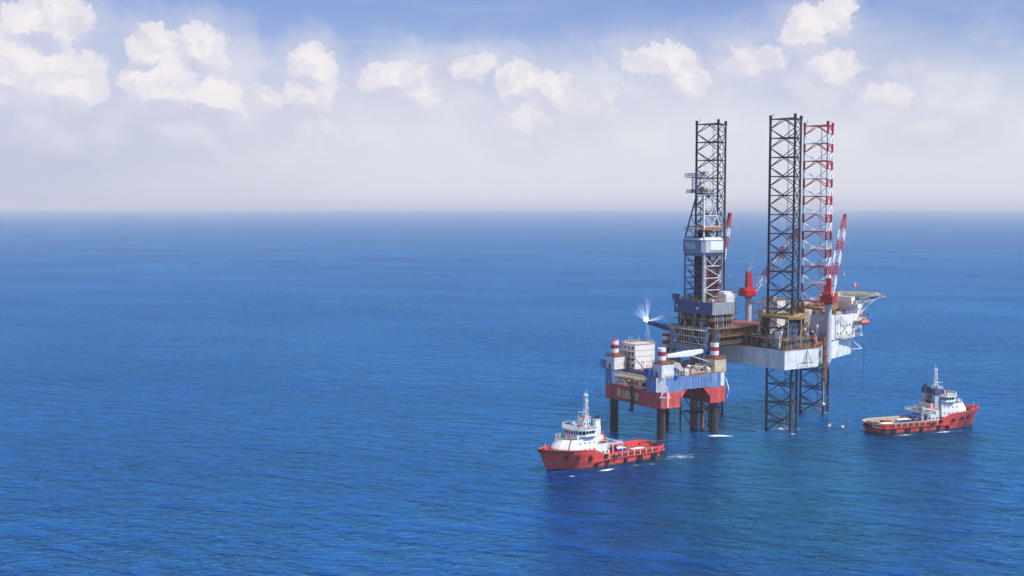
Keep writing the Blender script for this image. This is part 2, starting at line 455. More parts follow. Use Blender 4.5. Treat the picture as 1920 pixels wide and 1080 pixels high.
FO = [(77.5, 439.5, 6.5, 2.6, 1.0, .1), (103, 454, 8, 6, .6, 0), (31, 382, 6, 1.8, .85, .6), (57, 402, 12, 6, .42, .5), (46, 391, 9, 3, .3, .6),
      (19, 373, 2.4, .8, .7, 0), (164, 447, 6, 1.6, .75, .35), (147, 441, 7, 2, .55, .3), (54, 431, 4.5, 2.2, .5, 0), (134.5, 450, 3.5, 2.2, .6, 0), (36, 455, 4, 2, .4, 0), (130, 489, 5, 3, .4, 0), (93.5, 449, 3, 1.5, .5, 0), (105.5, 443, 3, 1.6, .6, 0), (110, 453, 3, 1.5, .45, 0), (127, 486, 3, 1.5, .45, 0), (69, 455, 4, 2, .35, 0), (24, 386, 7, 1.3, .4, .62), (171, 449.5, 8, 1.2, .4, .33), (41, 389, 6, 1.3, .4, .62)]
for i, (x, y, a, b, d, rz) in enumerate(FO): foam_patch(x, y, a, b, 30 + i, rz, dens=d)

# ------------------------------------------------------------ jack-up drilling rig
RIG_RZ = R(36)
rig = thing('drilling_rig', 'tall jack-up drilling rig with white hull, three lattice legs and a derrick on its cantilever', 'oil rig', (93, 466, 0), RIG_RZ)
HB, HT = 25.0, 32.5      # hull bottom and top
LEGS = [(-0.9, 19.2), (0.7, -18.4), (42.0, 0.0)]
LEG_TOP = 119.5; LEG_R = 6.9; BAY = 7.2

def rig_leg(cx, cy, striped):
    cho = MB(); br = MB()
    ch = [(cx + LEG_R * math.cos(R(a)), cy + LEG_R * math.sin(R(a))) for a in (0, 120, 240)]
    zz = [LEG_TOP - 1.0]
    while zz[-1] > -1.2 + BAY / 2: zz.append(zz[-1] - BAY / 2)
    def mt(z, up=True):
        if z < 27: return WETLEG
        if striped and z > 33: return RED if up else WHITE_CLEAN
        return DARKST
    for (x, y) in ch:
        cho.cut()
        for i in range(len(zz) - 1):
            m = mt(zz[i + 1], i % 2 == 0)
            cho.cyl((x, y, zz[i + 1]), (x, y, zz[i]), 0.42, m, n=8, cap=False)
            # rack teeth plates
            an = math.atan2(y - cy, x - cx)
            cho.box((x, y, zz[i + 1]), (0.18, 0.92, zz[i] - zz[i + 1]), m, rz=an + math.pi / 2)
        cho.cyl((x, y, zz[-1]), (x, y, -1.2), 0.47, WETLEG, n=8)
        cho.cyl((x, y, zz[0]), (x, y, LEG_TOP + .5), 0.6, mt(200), n=8)
    for i in range(0, len(zz), 2):
        z = zz[i]; m = mt(z, True)
        mids = []
        for a, b in ((0, 1), (1, 2), (2, 0)):
            pa = Vector((*ch[a], z)); pb = Vector((*ch[b], z)); pm = (pa + pb) / 2; mids.append(pm)
            hm = m if (not striped or z < 33 or (i // 2) % 2 == 0) else WHITE_CLEAN
            br.cyl(pa, pb, 0.19, hm, n=6, cap=False)
            for s, mm in ((-1, m), (1, mt(z + 1, False))):
                z2 = z + s * BAY / 2
                if z2 > LEG_TOP or z2 < -1.2: continue
                for q in (pa, pb):
                    br.cyl(pm, Vector((q.x, q.y, z2)), 0.18, mm if z > 27 else WETLEG, n=6, cap=False)
        for a in range(3): br.cyl(mids[a], mids[(a + 1) % 3], 0.12, m, n=5, cap=False)
    for dx in (-.7, .7): br.cyl((cx + dx, cy + dx * .6, -1), (cx + dx, cy + dx * .6, LEG_TOP - 1), 0.09, GREY, n=5)
    o = br.build('leg', rig); cho.build_each('chord', o)
    if striped: o['label'] = 'red and white banded leg'
    tm = MB(); tm.dome((ch[1][0] + 1.5, ch[1][1], LEG_TOP + 1.2), .35, WHITE)
    tm.bar((ch[1][0] + 1.5, ch[1][1], LEG_TOP - 1), (ch[1][0] + 1.5, ch[1][1], LEG_TOP + 1.2), 0.06, GREY)
    tm.bar((ch[1][0], ch[1][1], LEG_TOP - .9), (ch[1][0] + 1.6, ch[1][1], LEG_TOP - .9), 0.09, GREY)
    tm.build('warning_light', o)
    return o
for i, (x, y) in enumerate(LEGS): rig_leg(x, y, i == 2)

# hull with the leg wells cut as dark liners
hp = [(-10, -27.5), (8, -28), (24, -18.5), (50, -10.2), (56, -6), (58, 0), (56, 6), (50, 10.2), (24, 18.5), (8, 28), (-10, 27.5)]
h = MB()
h.prism(hp, HB, HT, HULLW, mt=DECKR, mb=HULLW)
for i in range(len(hp)):                                   # rubbing strakes and deck edge coaming
    a = Vector((*hp[i], HT)); b = Vector((*hp[(i + 1) % len(hp)], HT))
    h.bar(a, b, 0.28, RUST)
    d = (b - a).normalized(); nrm = Vector((d.y, -d.x, 0))
    k_ = max(1, int((b - a).length / 6))
    for j in range(1, k_):
        q = a.lerp(b, j / k_) + nrm * 0.05
        h.bar(Vector((q.x, q.y, HB + .3)), Vector((q.x, q.y, HT - .3)), 0.07, HULLW)
h.build('hull', rig)
w_ = MB()
for (x, y) in LEGS:
    w_.cut(); pol = [(x + 9.3 * math.cos(R(a)), y + 9.3 * math.sin(R(a))) for a in (-12, 12, 108, 132, 228, 252)]
    w_.prism(pol, HT, HT + 0.9, RUSTD)
    w_.prism(pol, HB - 0.4, HB - 0.004, RUSTD)
w_.build_each('leg_well', rig)
rl = MB()
rl.rail([(p[0] * 0.985, p[1] * 0.985, HT) for p in hp], 1.1, OCHRE, closed=True, r=0.045, step=2.2)
rl.build('deck_railing', rig)

# jack houses: three braced columns carrying a ring platform round each leg
for (x, y) in LEGS:
    j = MB()
    zt = 43.5
    for a in (0, 120, 240):
        ax, ay = x + 7.6 * math.cos(R(a)), y + 7.6 * math.sin(R(a))
        j.box((ax, ay, HT + .9), (2.6, 3.0, 8.6), SLATE if a == 240 else RUSTD, rz=R(a))
        j.box((ax, ay, HT + 9.5), (2.2, 2.4, 1.6), RUSTD, rz=R(a))
        for k_ in range(4):
            j.cyl((ax + 1.2 * math.cos(R(a)), ay + 1.2 * math.sin(R(a)), HT + 2 + 2 * k_), (ax + 2.1 * math.cos(R(a)), ay + 2.1 * math.sin(R(a)), HT + 2 + 2 * k_), .5, RUSTD)
    pol = [(x + 10.4 * math.cos(R(a)), y + 10.4 * math.sin(R(a))) for a in (-14, 14, 106, 134, 226, 254)]
    pin = [(x + 5.0 * math.cos(R(a)), y + 5.0 * math.sin(R(a))) for a in (-14, 14, 106, 134, 226, 254)]
    n = 6
    for i in range(n):
        q = (i + 1) % n
        j.prism([pol[i], pol[q], pin[q], pin[i]], zt, zt + 1.0, OCHRE)
        a0 = Vector((*pol[i], zt + 1)); a1 = Vector((*pol[q], zt + 1))
        j.rail([a0, a1], 1.1, OCHRE, r=.07, step=1.8)
        j.bar((pin[i][0], pin[i][1], HT + 1), (pol[i][0], pol[i][1], zt), .22, OCHRE)
        j.bar((pol[i][0] * .98 + x * .02, pol[i][1] * .98 + y * .02, HT + .9), (pol[i][0], pol[i][1], zt), .16, TAN)
    j.build('jack_house', rig)

# accommodation block across the bow
def windows(mb, p, d, n, z, w=0.8, hgt=0.8, m=GLASS, nrm=None, off=0.04):
    p = Vector(p); d = Vector(d)
    L = d.length; u = d.normalized(); nn = Vector((u.y, -u.x, 0)) if nrm is None else Vector(nrm)
    for i in range(n):
        if (i * 7 + int(z * 3)) % 5 < 2: continue
        c = p + u * (L * (i + .5) / n) + nn * off
        a = math.atan2(u.y, u.x)
        mb.cut(); mb.box((c.x, c.y, z), (w, 0.08, hgt), m, rz=a)
ac = MB()
ACM = WHITE
ac.prism([(26, 8.2), (34, 8.2), (34, 18), (26, 16.5)], HT, 46.8, ACM, mt=RUST)        # port wing
ac.prism([(26, -9.0), (32, -9.0), (32, -16.5), (26, -17.2)], HT, 42.5, ACM, mt=GREEN)
ac.prism([(50.5, -13), (55, -11.7), (60, 10), (50.5, 14)], HT, 45.5, ACM, mt=GREY)
ac.prism([(34.0, 9.5), (50.5, 9.5), (50.5, 14), (34.0, 17.5)], HT, 45.2, ACM, mt=GREY)
ac.prism([(34.5, -15), (50.5, -13), (50.5, -9.5), (34.5, -9.5)], HT, 42.0, ACM, mt=GREY)
ac.prism([(51.5, -9), (55, -8), (57, 8), (51.5, 9)], 45.5, 48.2, WHITE_CLEAN, mt=GREY)
acc = ac.build('accommodation_block', rig)
wn = MB()
for z in (34.2, 37.2, 40.2, 43.2):
    windows(wn, (50.5, -13, 0), (4.5, 1.3, 0), 3, z, nrm=(0.277, -0.961, 0))
    if z < 40: windows(wn, (34.5, -15, 0), (16, 2, 0), 7, z, nrm=(0.124, -0.992, 0))
    windows(wn, (26, 16.5, 0), (0, -8.3, 0), 3, z, nrm=(-1, 0, 0), w=.7)
    windows(wn, (55, -11.7, 0), (5, 21.7, 0), 8, z, nrm=(.974, -.225, 0))
wn.build_each('window', acc)
ar = MB()
ar.rail([(26, 8.2, 46.8), (34, 8.2, 46.8), (34, 18, 46.8), (26, 16.5, 46.8)], 1.1, OCHRE, True, .08, 1.5)
ar.rail([(50.7, -12.8, 45.5), (54.8, -11.5, 45.5), (59.8, 9.8, 45.5), (50.7, 13.8, 45.5)], 1.1, TAN, True, .06, 1.5)
ar.rail([(34.7, -14.8, 42.0), (50.3, -12.8, 42.0)], 1.1, TAN, False, .06, 1.5)
ar.prism([(47, -15.4), (56.5, -12.8), (56.2, -11.4), (47, -13.8)], 38.9, 39.1, GREY)
ar.rail([(47, -15.3, 39.1), (56.4, -12.7, 39.1)], 1.1, WHITE, False, .06, 1.5)
ar.build('railing', acc)
ov = MB()                                                # sloping walkway sponson under the block
ov.prism([(38, -15.4), (56, -11.6), (57, -8.5), (50, -8.4), (38, -12.8)], 32.2, 32.8, LGREY)
for q in (40, 46, 52): ov.bar((q, -15.0 + (q - 38) * .2, 32.2), (q + .5, -12.4 + (q - 38) * .36, 28.5), .14, LGREY)
ov.rail([(38, -15.3, 32.8), (56, -11.5, 32.8)], 1.1, TAN, False, .06, 1.5)
ov.build('walkway', rig)

# helideck
hd = MB()
HC = (72.5, 7.5); HZ = 48.0; HR = 13.0
octo = [(HC[0] + HR * math.cos(R(22.5 + 45 * i)), HC[1] + HR * math.sin(R(22.5 + 45 * i))) for i in range(8)]
hd.prism(octo, HZ - .6, HZ, GREY, mt=GREEN)
oc2 = [(HC[0] + (HR - 1.2) * math.cos(R(22.5 + 45 * i)), HC[1] + (HR - 1.2) * math.sin(R(22.5 + 45 * i))) for i in range(8)]
for i in range(8):
    a = Vector((*oc2[i], HZ)); b = Vector((*oc2[(i + 1) % 8], HZ)); d = (b - a).normalized(); nn = Vector((d.y, -d.x, 0)) * .25
    hd.add([a - nn + Vector((0, 0, .01)), b - nn + Vector((0, 0, .01)), b + nn + Vector((0, 0, .01)), a + nn + Vector((0, 0, .01))], [(0, 1, 2, 3)], WHITE_CLEAN)
    o1 = Vector((*octo[i], HZ - .3)); o2 = Vector((*octo[(i + 1) % 8], HZ - .3)); c_ = Vector((HC[0], HC[1], HZ - .3))
    e1 = o1 + (o1 - c_) * .11 + Vector((0, 0, .45)); e2 = o2 + (o2 - c_) * .11 + Vector((0, 0, .45))
    hd.bar(e1, e2, .08, OCHRE); hd.bar(o1, e1, .09, GREY)
    for t in (.25, .5, .75): hd.bar(o1.lerp(o2, t), e1.lerp(e2, t), .05, GREY)
N_ = 28
for i in range(N_):                                       # landing circle
    t0, t1 = 2 * math.pi * i / N_, 2 * math.pi * (i + 1) / N_
    hd.add([(HC[0] + r * math.cos(t), HC[1] + r * math.sin(t), HZ + .014) for (r, t) in ((5.4, t0), (6.1, t0), (6.1, t1), (5.4, t1))], [(0, 1, 2, 3)], YELLOW)
for (dx, dy, sx, sy) in ((0, 1.2, 3.2, .5), (0, -1.2, 3.2, .5), (0, 0, .5, 2.0)):
    x0, y0 = HC[0] + dx, HC[1] + dy
    hd.add([(x0 - sx / 2, y0 - sy / 2, HZ + .018), (x0 + sx / 2, y0 - sy / 2, HZ + .018), (x0 + sx / 2, y0 + sy / 2, HZ + .018), (x0 - sx / 2, y0 + sy / 2, HZ + .018)], [(0, 1, 2, 3)], WHITE_CLEAN)
hdo = hd.build('helideck', rig)
hs = MB()
for yy in (-7, -3, 2, 7, 12):
    hs.bar((62.2, yy, HZ - 2.6), (HC[0] + 9, yy * .8 + 2, HZ - 1), .25, GREY)
    hs.bar((57.6, yy * .8, 38.5), (HC[0] + 3, yy * .8 + 2, HZ - 1.2), .28, LGREY)
    hs.bar((57.6, yy * .8, 38.5), (62.2, yy, HZ - 2.6), .2, LGREY)
    hs.bar((HC[0] - 5, yy * .9 + 1, HZ - .8), (HC[0] - 5, yy * .9 + 1, HZ - 4.6), .12, GREY)
for xx in (64, 69, 75): hs.bar((xx, -4, HZ - 1.0), (xx, 14, HZ - 1.0), .28, GREY)
hs.lattice((62, -6, HZ - 1.6), (80, 0, HZ - 1.2), 1.6, 1.0, 8, GREY, .14, .08)
hs.build('support_frame', hdo)
wk = MB()                                                # windsock
wk.bar((60.5, -3.5, 47.4), (60.5, -3.5, 53.2), .09, LGREY)
wk.cyl((60.5, -3.5, 52.8), (58.0, -5.6, 51.8), .75, ORANGE, r1=.3, n=10)
wk.build('windsock', hdo)

# cranes
def crane(px, py, z0, zc, base_r, tipw, wire_to, boom_w=2.3, hz=8.5, outboard=False, npan=24, wt=None):
    """pedestal crane: red slewing house with king post and a banded lattice boom; coordinates in the rig frame"""
    pm = MB()
    pm.cyl((px, py, z0), (px, py, zc), base_r, LGREY, n=16)
    pm.cyl((px, py, zc - 1.2), (px, py, zc - .2), base_r, RED, r1=base_r * 1.5, n=16)
    if outboard:
        pm.cyl((px, py, z0 - 2.5), (px, py, z0), base_r * .3, LGREY, r1=base_r, n=16)
    ped = pm.build('crane_pedestal', rig)
    t = Vector(tipw) - Vector((px, py, zc))
    a = math.atan2(t.y, t.x); cs, sn = math.cos(a), math.sin(a)
    def L(x, y, z): return (px + x * cs - y * sn, py + x * sn + y * cs, zc + z)
    h_ = MB()
    h_.prism([L(*q, 0)[:2] for q in ((-3.4, -2.2), (-2.4, -2.9), (2.0, -2.9), (2.9, -1.6), (2.9, 1.6), (2.0, 2.9), (-2.4, 2.9), (-3.4, 2.2))], zc - .3, zc + 2.2, RED)
    c = L(-2.1, 0, 2.2); h_.box(c, (2.2, 3.4, 1.0), RED, rz=a)
    # king post: tapering hooded tower
    pts = [(-1.3, 2.2), (1.3, 2.2), (1.2, hz - 1.6), (0.2, hz), (-0.9, hz + .2)]
    vs = []
    for yy in (-.95, .95):
        for (x, z) in pts: vs.append(L(x, yy, z))
    h_.add(vs, [(4, 3, 2, 1, 0), (5, 6, 7, 8, 9)] + [(i, (i + 1) % 5, 5 + (i + 1) % 5, 5 + i) for i in range(5)], RED)
    c = L(2.2, 2.0, 1.2); h_.box(c, (1.8, 1.5, 2.2), RED, rz=a)
    c = L(2.9, 2.0, 1.7); h_.box(c, (.5, 1.3, 1.2), GLASS, rz=a)
    h_.rail([L(-3.3, -2.8, 2.2), L(2.7, -2.8, 2.2), L(2.9, 1.0, 2.2)], 1, RED, r=.06)
    h_.bar(L(-2, -2.4, 3.6), L(2, -4.5, 3.6), .08, GREY)
    h_.build('crane_cab', ped)
    bm = MB()
    foot = Vector(L(2.3, 0, .8)); tip = Vector(tipw)
    d = tip - foot
    mid1 = foot + d * .14; mid2 = foot + d * .82
    sd = Vector((-sn, cs, 0))
    for s in (-1, 1): bm.bar(foot + sd * s * 1.3, mid1 + sd * s * boom_w / 2, .18, WHITE_CLEAN); 
    up = sd.cross(d.normalized())
    def girder(a0, a1, w0, w1, n, seq):
        for k_ in range(n):
            p0 = a0.lerp(a1, k_ / n); p1 = a0.lerp(a1, (k_ + 1) / n)
            ww0 = w0 + (w1 - w0) * k_ / n; ww1 = w0 + (w1 - w0) * (k_ + 1) / n
            bm.lattice(p0, p1, ww0, ww1, 1, seq(k_), .17, .09, up=up)
    girder(mid1, mid2, boom_w, boom_w, npan - 6, lambda q: (WHITE_CLEAN, RED)[((q + 1) // 4) % 2])
    girder(mid2, tip, boom_w, 0.9, 6, lambda q: RED)
    bm.box((tip.x, tip.y, tip.z - .6), (1.6, 1.1, 1.5), RED, rz=a)
    bm.bar(foot.lerp(tip, .02) + up * 0, mid1 - up * 1.0, .18, WHITE_CLEAN); bm.bar(foot, mid1 + up * 1.0, .18, WHITE_CLEAN)
    bo = bm.build('crane_boom', ped)
    cb = MB(); top = Vector(L(-.7, 0, hz))
    for s in (-.5, .5): cb.cyl(top + sd * s, tip + sd * s, .055, GREY, n=4)
    hk = Vector((tip.x, tip.y, wire_to)); cb.cyl(tip, hk, .06, GREY, n=4)
    cb.box((hk.x, hk.y, hk.z - .9), (.6, .6, .9), YELLOW if wt is None else wt)
    cb.build('hoist_cable', ped)
def w2l(x, y, z):                # world -> rig frame
    v = Matrix.Rotation(-RIG_RZ, 3, 'Z') @ Vector((x - 93, y - 466, 0)); return (v.x, v.y, z)
crane(25.0, -18.8, 24.4, 48.4, 1.35, w2l(137.5, 492, 81.5), 58.0, boom_w=2.2, hz=9, outboard=True)
crane(21.5, 20.0, HT, 48.6, 1.35, w2l(121, 503, 75.5), 60.0, boom_w=2.6, hz=10)
crane(6.0, 25.0, HT, 50.0, 1.35, w2l(91.6, 501, 82.0), 57.0, boom_w=1.9, hz=8)
sb = MB(); sb.bar((19.5, 19, 58), (32, 22.5, 69.5), .12, GREY); sb.build('boom_stay', rig)

# cantilever: twin deep girders with end wall, drilling substructure on top
cl = MB()
cy0, cy1 = -4.0, 16.0; xe = -26.0
for y in (cy0 + .5, cy1 - .5):
    cl.box(((xe - 4) / 2 + 3, y, 32.9), (-xe + 4 - 2, 1.0, 6.2), RUSTD)
    cl.box(((xe - 4) / 2 + 3, y, 39.1), (-xe + 4 - 2, 1.9, .35), RUST)
    cl.box(((xe - 4) / 2 + 3, y, 32.55), (-xe + 4 - 2, 1.9, .35), RUST)
    for k_ in range(11): cl.box((xe + 1.5 + 2.7 * k_, y - .62 if y < 5 else y + .62, 32.95), (.14, .22, 6.1), RUST)
cl.box((xe + .6, (cy0 + cy1) / 2, 31.0), (1.0, 18.0, 8.2), RUSTD)
for (yq, wq) in ((cy0 + 1.4, 2.4), (cy1 - 1.0, 2.6)): cl.box((xe + .3, yq, 30.6), (1.4, wq, 9.4), SLATE)
cl.box((xe + .3, 6, 30.0), (1.3, 15.2, 2.6), SLATE)
cl.box((xe + 3.5, cy1 + 1.0, 29.0), (5.0, 2.2, 9.0), SLATE)
cl.box((xe + 3.2, cy0 - .75, 30.5), (3.2, 1.4, 8.0), SLATE)
for k_ in range(4): cl.box((xe + 5 + 5 * k_, 6, 33.4), (.8, 18, 1.1), RUSTD)
cl.box((-2, 6, 39.5), (16, 17.6, .3), DECKR)
can = cl.build('cantilever', rig)
dp = MB()                                                # pipes and ladders on the end wall
rnd = random.Random(4)
for k_ in range(15):
    y = cy0 + .8 + 18.6 * k_ / 14; dp.cut()
    dp.cyl((xe - .35, y, 32.5 + rnd.uniform(0, 2)), (xe - .35, y, 38.2 + rnd.uniform(0, 3)), rnd.choice((.09, .14, .2)), rnd.choice((WHITE, TAN, RUST)), n=6)
dp.build_each('riser_pipe', can); dp = MB()
for z in (33.2, 35.8, 38.4): dp.cyl((xe - .45, cy0 + .5, z), (xe - .45, cy1 - 2, z + .2), .16, WHITE if z < 38 else TAN, n=6)
dp.bar((xe - .5, 0, 33), (xe - .5, 5, 38), .16, WHITE); dp.bar((xe - .5, 14, 33), (xe - .5, 10, 38), .16, WHITE)
dp.build('pipework', can); dp = MB()
for (z, yy) in ((33.4, -6.2), (36.2, -6.4), (39.2, -6.2)):
    dp.cut(); dp.box((-17, yy, z), (16, 2.0, .18), RUST)
    dp.rail([(-25, yy - 1, z + .18), (-9, yy - 1, z + .18)], 1.1, TAN, r=.035, step=2.0)
dp.cut(); dp.box((xe - 1.6, 6, 38.6), (3, 19, .2), GREY); dp.rail([(xe - 3, -3.4, 38.8), (xe - 3, 15.6, 38.8)], 1.1, TAN, r=.07, step=1.5)
for k_ in range(9): dp.bar((-25 + 2 * k_, -5.3, 33.4), (-24 + 2 * k_, -5.3, 39.2), .1, RUST)
dp.build_each('walkway', can)

# drilling substructure
FX, FY = -18.2, 5.6                                      # drill floor centre
ss = MB()
for (dx, dy) in ((-5.6, -8), (5.6, -8), (-5.6, 0), (5.6, 0), (-5.6, 8), (5.6, 8)):
    ss.box((FX + dx, FY + dy, 39.5), (.8, .8, 5.0), RUSTD)
for dy in (-8, 0, 8):
    ss.bar((FX - 5.6, FY + dy, 39.8), (FX + 5.6, FY + dy, 44.3), .2, RUST); ss.bar((FX + 5.6, FY + dy, 39.8), (FX - 5.6, FY + dy, 44.3), .2, RUST)
for dx in (-5.9,):
    for k_ in range(4): ss.bar((FX + dx, FY - 8 + 4 * k_, 39.8), (FX + dx, FY - 4 + 4 * k_, 44.3), .16, WHITE if k_ % 2 else TAN)
for k_ in range(10): ss.box((FX + rnd.uniform(-4.5, 4), FY + rnd.uniform(-8.5, 8.5), 39.7), (rnd.uniform(1, 2.4), rnd.uniform(1, 2.4), rnd.uniform(2, 4.6)), rnd.choice((RUSTD, GREY, SLATE, RUST, TAN)))
ss.cyl((FX - 3, FY, 33), (FX - 3, FY, 44), .9, RUST, n=12); ss.cyl((FX - 3, FY, 35), (FX - 3, FY, 38), 1.5, RUSTD, n=12)
for k_ in range(9):
    q = rnd.uniform(-8.5, 8.5); ss.cyl((FX - 6.6, FY + q, 40 + rnd.random()), (FX - 6.6, FY + q, 44.4), .16, rnd.choice((WHITE, TAN, RUST)), n=6)
    q = rnd.uniform(-6, 6); ss.cyl((FX + q, FY - 9.6, 39.6), (FX + q, FY - 9.6, 44.4), .14, rnd.choice((WHITE, TAN, LGREY)), n=6)
ss.box((FX, FY, 42.0), (15.0, 20.6, .15), RUST)
ss.rail([(FX - 7.5, FY + 10.3, 42.1), (FX - 7.5, FY - 10.3, 42.1), (FX + 7.5, FY - 10.3, 42.1)], 1.1, TAN, r=.04, step=2.0)
ss.box((FX, FY, 39.6), (10.6, 15, 4.7), RUSTD)
sub = ss.build('substructure', rig)
df = MB()
hx, hy = 6.7, 10.2
df.box((FX, FY, 44.4), (2 * hx, 2 * hy, .5), RUST)
df.box((FX - hx, FY, 44.5), (.25, 2 * hy, 4.7), NAVY); df.box((FX + hx, FY, 44.5), (.25, 2 * hy, 4.7), SLATE)  # shade put into the wall paint: left and far sides navy, sunward sides lighter
df.box((FX, FY - hy, 44.5), (2 * hx - .3, .25, 4.7), GREY); df.box((FX, FY + hy, 44.5), (2 * hx - .3, .25, 4.7), NAVY)
for k_ in range(24):                                       # corrugation ribs
    df.box((FX - hx - .15, FY - hy + .4 + (2 * hy - .8) * k_ / 23, 44.7), (.07, .22, 4.2), NAVY)
for k_ in range(16): df.box((FX - hx + .5 + (2 * hx - 1) * k_ / 15, FY - hy - .15, 44.7), (.22, .07, 4.2), GREY)
df.box((FX, FY, 48.6), (2 * hx - .4, 2 * hy - .4, .2), OCHRE)
df.rail([(FX - hx, FY - hy, 49.2), (FX - hx, FY + hy, 49.2), (FX + hx, FY + hy, 49.2), (FX + hx, FY - hy, 49.2)], 1.2, TAN, True, .07, 1.6)
df.box((FX - hx, FY + hy - .8, 49.2), (1.6, 2.4, 2.4), NAVY)
df.box((FX - hx - .22, FY + 8.7, 46.3), (.06, .5, 1.0), WHITE_CLEAN); df.box((FX - hx - .22, FY + 8.9, 47.1), (.06, .9, .3), WHITE_CLEAN)
df.box((FX - hx - .22, FY - 2.3, 46.0), (.06, .5, 1.1), WHITE_CLEAN); df.box((FX - hx - .22, FY - 2.9, 46.6), (.06, 1.4, .5), WHITE_CLEAN)
dfo = df.build('drill_floor', rig)
dh = MB()
dh.box((FX + 3.6, FY - 8.0, 49.0), (5.8, 4.4, 3.2), WHITE); dh.box((FX + 3.2, FY - 7.5, 52.2), (4.2, 3.0, .9), WHITE_CLEAN)
dh.cyl((FX + 1.0, FY - 4.5, 50.2), (FX + 5.4, FY - 4.5, 50.2), .9, WHITE, n=12)
dh.box((FX + 5, FY + 1, 49), (2.4, 5, 2.6), TAN)
dh.rail([(FX + .8, FY - 10, 52.3), (FX + 6.4, FY - 10, 52.3), (FX + 6.4, FY - 6, 52.3)], 1.0, OCHRE, r=.06, step=1.2)
dh.build('driller_cabin', dfo)
mc = MB()
for k_ in range(26):
    x, y = FX + rnd.uniform(-5.8, 5.8), FY + rnd.uniform(-9.3, 9.3)
    if abs(x - FX) < 2.5 and abs(y - FY) < 2.5: continue
    s = rnd.uniform(.5, 1.6); mc.cut()
    if rnd.random() < .5: mc.box((x, y, 48.8), (s, s * rnd.uniform(.6, 1.8), rnd.uniform(.8, 2.2)), rnd.choice((TAN, LGREY, RED, RUST, OCHRE, WHITE, TEAL)), rz=rnd.choice((0, .3, 1.2)))
    else: mc.cyl((x, y, 48.8), (x + rnd.uniform(-2, 2), y + rnd.uniform(-1, 1), 49.5 + rnd.uniform(0, 1.6)), rnd.uniform(.12, .4), rnd.choice((TAN, WHITE, RUST, OCHRE)), n=7)
mc.build_each('machinery', dfo)

# derrick
dk = MB(); DX, DY = FX - 1.0, FY + .3
def dcor(i, z):
    if z <= 73.8: w = 5.0
    else: w = 5.0 + (2.0 - 5.0) * (z - 73.8) / (90.2 - 73.8)
    sx, sy = ((-1, -1), (1, -1), (1, 1), (-1, 1))[i]
    return Vector((DX + sx * w, DY + sy * w, z))
zs = [49.0, 53.6, 58.2, 62.8, 67.4, 73.8, 78.0, 82.1, 86.2, 90.2]
for j in range(len(zs) - 1):
    z0, z1 = zs[j], zs[j + 1]
    for i in range(4):
        q = (i + 1) % 4
        mm = (WHITE, LGREY, NAVY, NAVY)[i]  # sunlit near corner and face painted white, shaded sides painted navy
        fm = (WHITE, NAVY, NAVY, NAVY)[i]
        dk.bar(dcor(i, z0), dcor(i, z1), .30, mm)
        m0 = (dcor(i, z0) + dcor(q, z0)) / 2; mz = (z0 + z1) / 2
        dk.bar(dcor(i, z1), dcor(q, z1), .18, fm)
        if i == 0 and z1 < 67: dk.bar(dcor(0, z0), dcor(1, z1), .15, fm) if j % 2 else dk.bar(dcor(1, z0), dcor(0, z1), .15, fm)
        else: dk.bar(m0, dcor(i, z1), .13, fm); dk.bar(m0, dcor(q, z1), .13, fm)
        if i: dk.bar(dcor(i, mz), m0.lerp(dcor(i, z1), .5), .10, fm); dk.bar(dcor(q, mz), m0.lerp(dcor(q, z1), .5), .10, fm)
der = dk.build('derrick', rig)
wwb = MB()                                                # wind wall box round the racking board
def ring(w, z, ch=1.5): return [(DX + a, DY + b, z) for (a, b) in ((-w + ch, -w), (w - ch, -w), (w, -w + ch), (w, w - ch), (w - ch, w), (-w + ch, w), (-w, w - ch), (-w, -w + ch))]
r0, r1, r2, r3 = ring(4.9, 66.6, .6), ring(6.2, 68.2, 1.3), ring(6.2, 72.8, 1.3), ring(5.6, 73.6, 1.1)
for (a, b, md, ml) in ((r0, r1, SLATE, SLATE), (r1, r2, SLATE, LGREY), (r2, r3, WHITE, WHITE)):
    for i in range(8):
        q = (i + 1) % 8
        mm = md if i in (5, 6, 4) else ml
        wwb.add([a[i], a[q], b[q], b[i]], [(0, 1, 2, 3)], mm)
for rr in (r2, r1):
    for i in range(8): wwb.bar(rr[i], rr[(i + 1) % 8], .16, LGREY)
wwb.box((DX - 6.25, DY + .8, 69.4), (.12, 5.4, 2.5), LGREY)
wwb.box((DX + .8, DY - 6.25, 68.9), (6.8, .12, 3.4), WHITE_CLEAN)
for k_ in range(5): wwb.bar((DX - 2 + 1.6 * k_, DY - 6.4, 68.7), (DX - 1.2 + 1.6 * k_, DY - 6.4, 68.9), .14, RUST)
wwb.build('wind_wall', der)
rk = MB()
for a in range(9):
    for b in range(4):
        rk.cyl((DX - 3.2 + a * .42, DY - 3.6 + b * .42, 49), (DX - 3.2 + a * .42, DY - 3.6 + b * .42, 76.5), .13, RUSTD if (a + b) % 3 else RUST, n=5)
        rk.cyl((DX + .4 + a * .3, DY + 2.2 + b * .42, 49), (DX + .4 + a * .3, DY + 2.2 + b * .42, 76.5), .13, RUSTD, n=5)
rk.build('racked_drill_pipe', der)
tb = MB()
tb.cyl((DX, DY, 56), (DX, DY, 89), .12, BLACK, n=5)
for s in (-.5, .5): tb.cyl((DX + s, DY, 62), (DX + s * 1.5, DY, 90), .07, GREY, n=4)
tb.box((DX, DY, 57.0), (1.3, 1.5, 4.6), RED); tb.box((DX, DY, 54), (1.7, 1.9, 2.6), RED)
tb.cyl((DX, DY, 49), (DX, DY, 54), .16, GREY, n=6)
for s in (-1, 1): tb.bar((DX + s * 1.2, DY + 3, 49), (DX + s * 1.2, DY + 3, 88), .14, RUSTD)
tb.build('top_drive', der)
pf = MB()
pf.box((DX, DY, 76.6), (10.8, 10.8, .2), OCHRE)
for c_ in ((0, -2.8), (-2.8, 0)): pass
